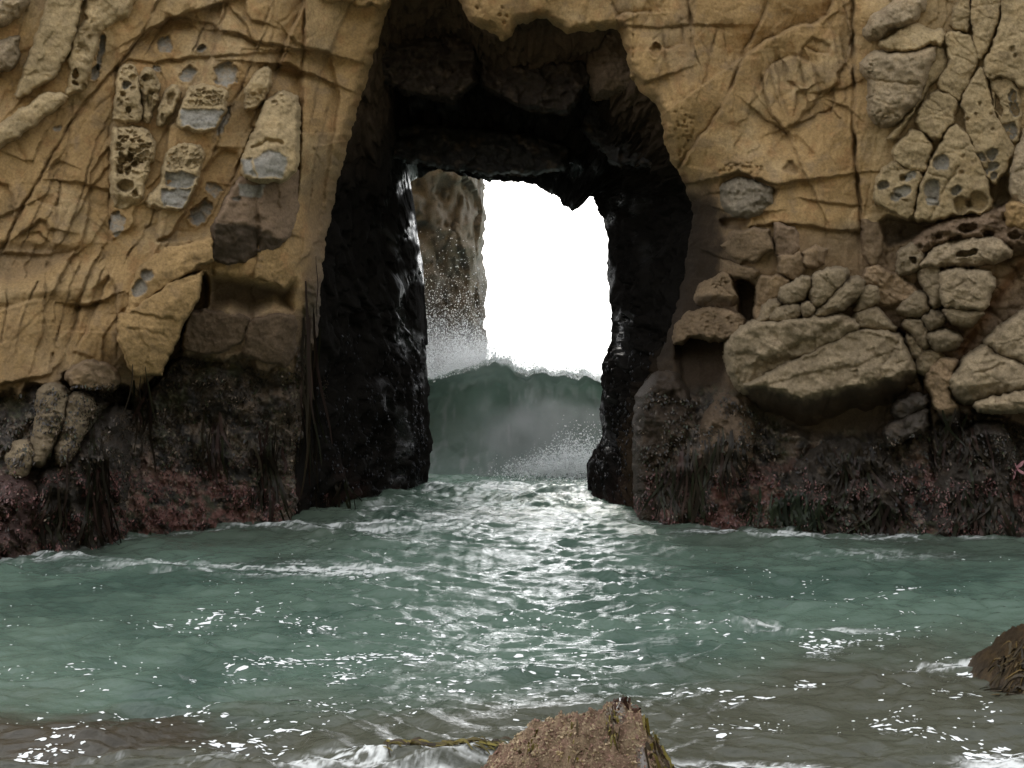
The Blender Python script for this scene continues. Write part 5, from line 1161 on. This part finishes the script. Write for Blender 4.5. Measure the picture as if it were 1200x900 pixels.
def crust(X, Yy, Z, k, label, parent):
    jj = r.integers(3, X.shape[0] - 3, k); ii = r.integers(3, X.shape[1] - 3, k)
    P = np.c_[X[jj, ii], Yy[jj, ii], Z[jj, ii]]; ok = (P[:, 2] > 0.02); P = P[ok]; k = len(P)
    n_ = perlin2(P[:, 0] / 0.09, P[:, 1] / 0.09, 3) + 0.6 * perlin2(P[:, 0] / 0.03, P[:, 1] / 0.03, 5)
    sz = (0.004 + 0.009 * r.random(k) ** 1.5) * (1 + 0.5 * n_)
    rot = r.normal(size=(k, 3)) * 0.35
    V = P[:, None, :] + (OCT_V[None] + rot[:, None, :] * OCT_V[None][..., ::-1]) * sz[:, None, None] * (0.7 + 0.6 * r.random((k, 6, 1)))
    T = OCT_T[None] + (np.arange(k) * 6)[:, None, None]
    pal = np.array([[0.33, 0.235, 0.155], [0.27, 0.165, 0.125], [0.40, 0.31, 0.20], [0.20, 0.125, 0.09], [0.36, 0.27, 0.15]])
    c = pal[np.clip(((n_ + 0.9) * 2.2 + r.normal(0, 0.8, k)).astype(int), 0, 4)] * (1.0 + 0.6 * r.random(k))[:, None]
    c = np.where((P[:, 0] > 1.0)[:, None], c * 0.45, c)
    o = new_obj('crust', V.reshape(-1, 3), tris=T.reshape(-1, 3), mat=M_CRUST, col=np.repeat(c, 6, 0), wet=np.zeros(k * 6), smooth=False, parent=parent)
    tag(o, label, kind='stuff')
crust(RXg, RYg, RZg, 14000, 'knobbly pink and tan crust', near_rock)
def side_col(X, Yy, z, n_):
    c = np.zeros(X.shape + (3,)); c[:] = (0.055, 0.038, 0.022)
    k = sstep(0, 0.5, n_)[..., None]; c = c * (1 - 0.6 * k) + np.array([0.10, 0.065, 0.03]) * 0.6 * k
    return c
SR = [(4.2, -0.2)] + [rpx(a_ + 6, b_ + 15, 13.1) for a_, b_ in [(1128,792),(1140,776),(1152,764),(1162,756),(1172,748),(1186,737),(1204,726),(1240,706),(1290,700)]] + [(6.2, 0.3), (6.6, -0.2)]
side_rock, SX, SY, SZ = water_rock('weedy_rock', 4.15, 6.6, 13.1, 0.75, SR, 'dark kelp covered rock cut off by the right frame edge', side_col, step=0.016, rough=0.05)
def rock_weed(rock, X, Yy, Z, xr, yr, k, ln, wid, cols, dirn, label, lift=0.012):
    sp = []
    for i in range(k):
        x, y = r.uniform(*xr), r.uniform(*yr); P = []
        dx, dy = dirn[0] + r.normal(0, 0.35), dirn[1] + r.normal(0, 0.35); L = ln * r.uniform(0.5, 1.2)
        for t in np.linspace(0, 1, 8):
            xx_, yy_ = x + dx * L * t, y + dy * L * t
            ii = int(np.clip((xx_ - X[0, 0]) / (X[0, 1] - X[0, 0]), 0, X.shape[1] - 1)); jj = int(np.clip((yy_ - Yy[0, 0]) / (Yy[1, 0] - Yy[0, 0]), 0, X.shape[0] - 1))
            P.append((xx_, yy_, max(Z[jj, ii], -0.01) + lift * (1 + 1.2 * math.sin(3.1 * t + i))))
        a = r.uniform(0, 3.1)
        sp.append((np.array(P), wid * r.uniform(0.6, 1.4), cols[r.integers(len(cols))] * r.uniform(0.7, 1.3), np.array([math.cos(a) * 0.8, math.sin(a) * 0.5, 0.5 * math.sin(a * 2)])))
    o = strips('weed_tuft', sp, label, kind='stuff')
    o.parent = rock
    return o
KELP = [np.array([0.06, 0.042, 0.016]), np.array([0.035, 0.026, 0.014]), np.array([0.10, 0.065, 0.02]), np.array([0.022, 0.018, 0.012])]
OLV = [np.array([0.16, 0.13, 0.025]), np.array([0.11, 0.085, 0.02]), np.array([0.05, 0.034, 0.016])]
rock_weed(side_rock, SX, SY, SZ, (4.55, 5.4), (12.4, 13.1), 420, 0.42, 0.012, KELP, (-0.55, -0.35), 'olive brown kelp blades streaming down the rock at the right frame edge')
rock_weed(near_rock, RXg, RYg, RZg, (0.92, 1.18), (9.7, 10.3), 60, 0.10, 0.012, OLV, (0.4, -0.3), 'yellow olive weed down the steep right flank of the crusted rock', 0.02)
rock_weed(near_rock, RXg, RYg, RZg, (0.66, 0.76), (9.75, 10.0), 34, 0.10, 0.009, OLV, (0.1, -0.6), 'olive tuft under the pale limpet scar of the crusted rock', 0.02)
rock_weed(near_rock, RXg, RYg, RZg, (0.10, 0.16), (9.85, 10.05), 18, 0.08, 0.010, OLV, (-0.2, -0.4), 'small olive tuft on the left slope of the crusted rock', 0.02)
rock_weed(near_rock, RXg, RYg, RZg, (0.38, 0.46), (9.7, 9.9), 16, 0.07, 0.009, OLV, (0.1, -0.4), 'small olive tuft on the middle of the crusted rock', 0.02)
rock_weed(near_rock, RXg, RYg, RZg, (0.70, 0.95), (10.1, 10.3), 40, 0.08, 0.012, [np.array([0.06,0.03,0.02])], (0.3, -0.2), 'dark red weed along the crest of the crusted rock', 0.02)
# loose weed floating from the near rock's left foot
sp = []
for i in range(240):
    px = r.uniform(448, 600); py = np.interp(px, [448, 520, 600], [892, 886, 884]) + r.normal(0, 3.5)
    x, y = wpt(px, py); L = r.uniform(0.06, 0.22); a = r.normal(0, 0.5); n_ = 6; t = np.linspace(0, 1, n_)
    xs_ = x + L * t * math.cos(a); ys_ = y + L * t * math.sin(a)
    sp.append((np.c_[xs_, ys_, water_z(xs_, ys_) + 0.012 + 0.03 * np.sin(np.pi * t) * r.random()], 0.008 * r.uniform(0.6, 1.5), OLV[r.integers(3)] * r.uniform(0.4, 1.1), np.array([0.2, 0.8, 0.4])))
strips('seaweed_raft', sp, 'raft of olive weed floating beside the crusted rock', 'seaweed')

# ------------------------------------------------------------------ sea star
m, n, l, b = mat_new('pink_sea_star'); b.inputs['Base Color'].default_value = (0.46, 0.22, 0.25, 1); b.inputs['Roughness'].default_value = 0.6
g = n.new('ShaderNodeNewGeometry'); nz = n.new('ShaderNodeTexNoise'); nz.inputs['Scale'].default_value = 90; l.new(g.outputs['Position'], nz.inputs['Vector'])
bp = n.new('ShaderNodeBump'); bp.inputs['Strength'].default_value = 0.7; bp.inputs['Distance'].default_value = 0.01; l.new(nz.outputs['Fac'], bp.inputs['Height']); l.new(bp.outputs[0], b.inputs['Normal'])
ctr = at(np.array(1190.0), np.array(549.0), np.array(float(zb(1190, 549)) - 0.02))
V = []; nR, nA = 14, 100
ang_ = np.linspace(0, 2 * np.pi, nA, endpoint=False)
arm = np.abs(((ang_ / (2 * np.pi) * 5 + 0.5) % 1) - 0.5) * 2      # 0 on an arm's axis, 1 between arms
rad = 0.17 * (0.26 + 0.74 * np.exp(-(arm / 0.33) ** 2))
for i in range(nR + 1):
    t = i / nR
    hgt = 0.04 * np.sqrt(np.clip(1 - t ** 2, 0, 1)) * (0.5 + 0.5 * np.exp(-(arm / 0.5) ** 2))
    a2 = ang_ + 0.35 * t * t
    V.append(np.c_[ctr[0] + rad * t * np.cos(a2 + 0.4), np.full(nA, ctr[1]) - hgt + 0.06 * (t * np.sin(a2 + 0.4)) * 0, ctr[2] + rad * t * np.sin(a2 + 0.4)])
V = np.array(V).reshape(-1, 3)
i = np.arange(nR)[:, None]; j = np.arange(nA)[None]
Q = np.stack([i * nA + j, i * nA + (j + 1) % nA, (i + 1) * nA + (j + 1) % nA, (i + 1) * nA + j], -1).reshape(-1, 4)
star = new_obj('sea_star', V, quads=Q, mat=m); tag(star, 'pink sea star clinging to wet rock at the right frame edge', 'sea star')
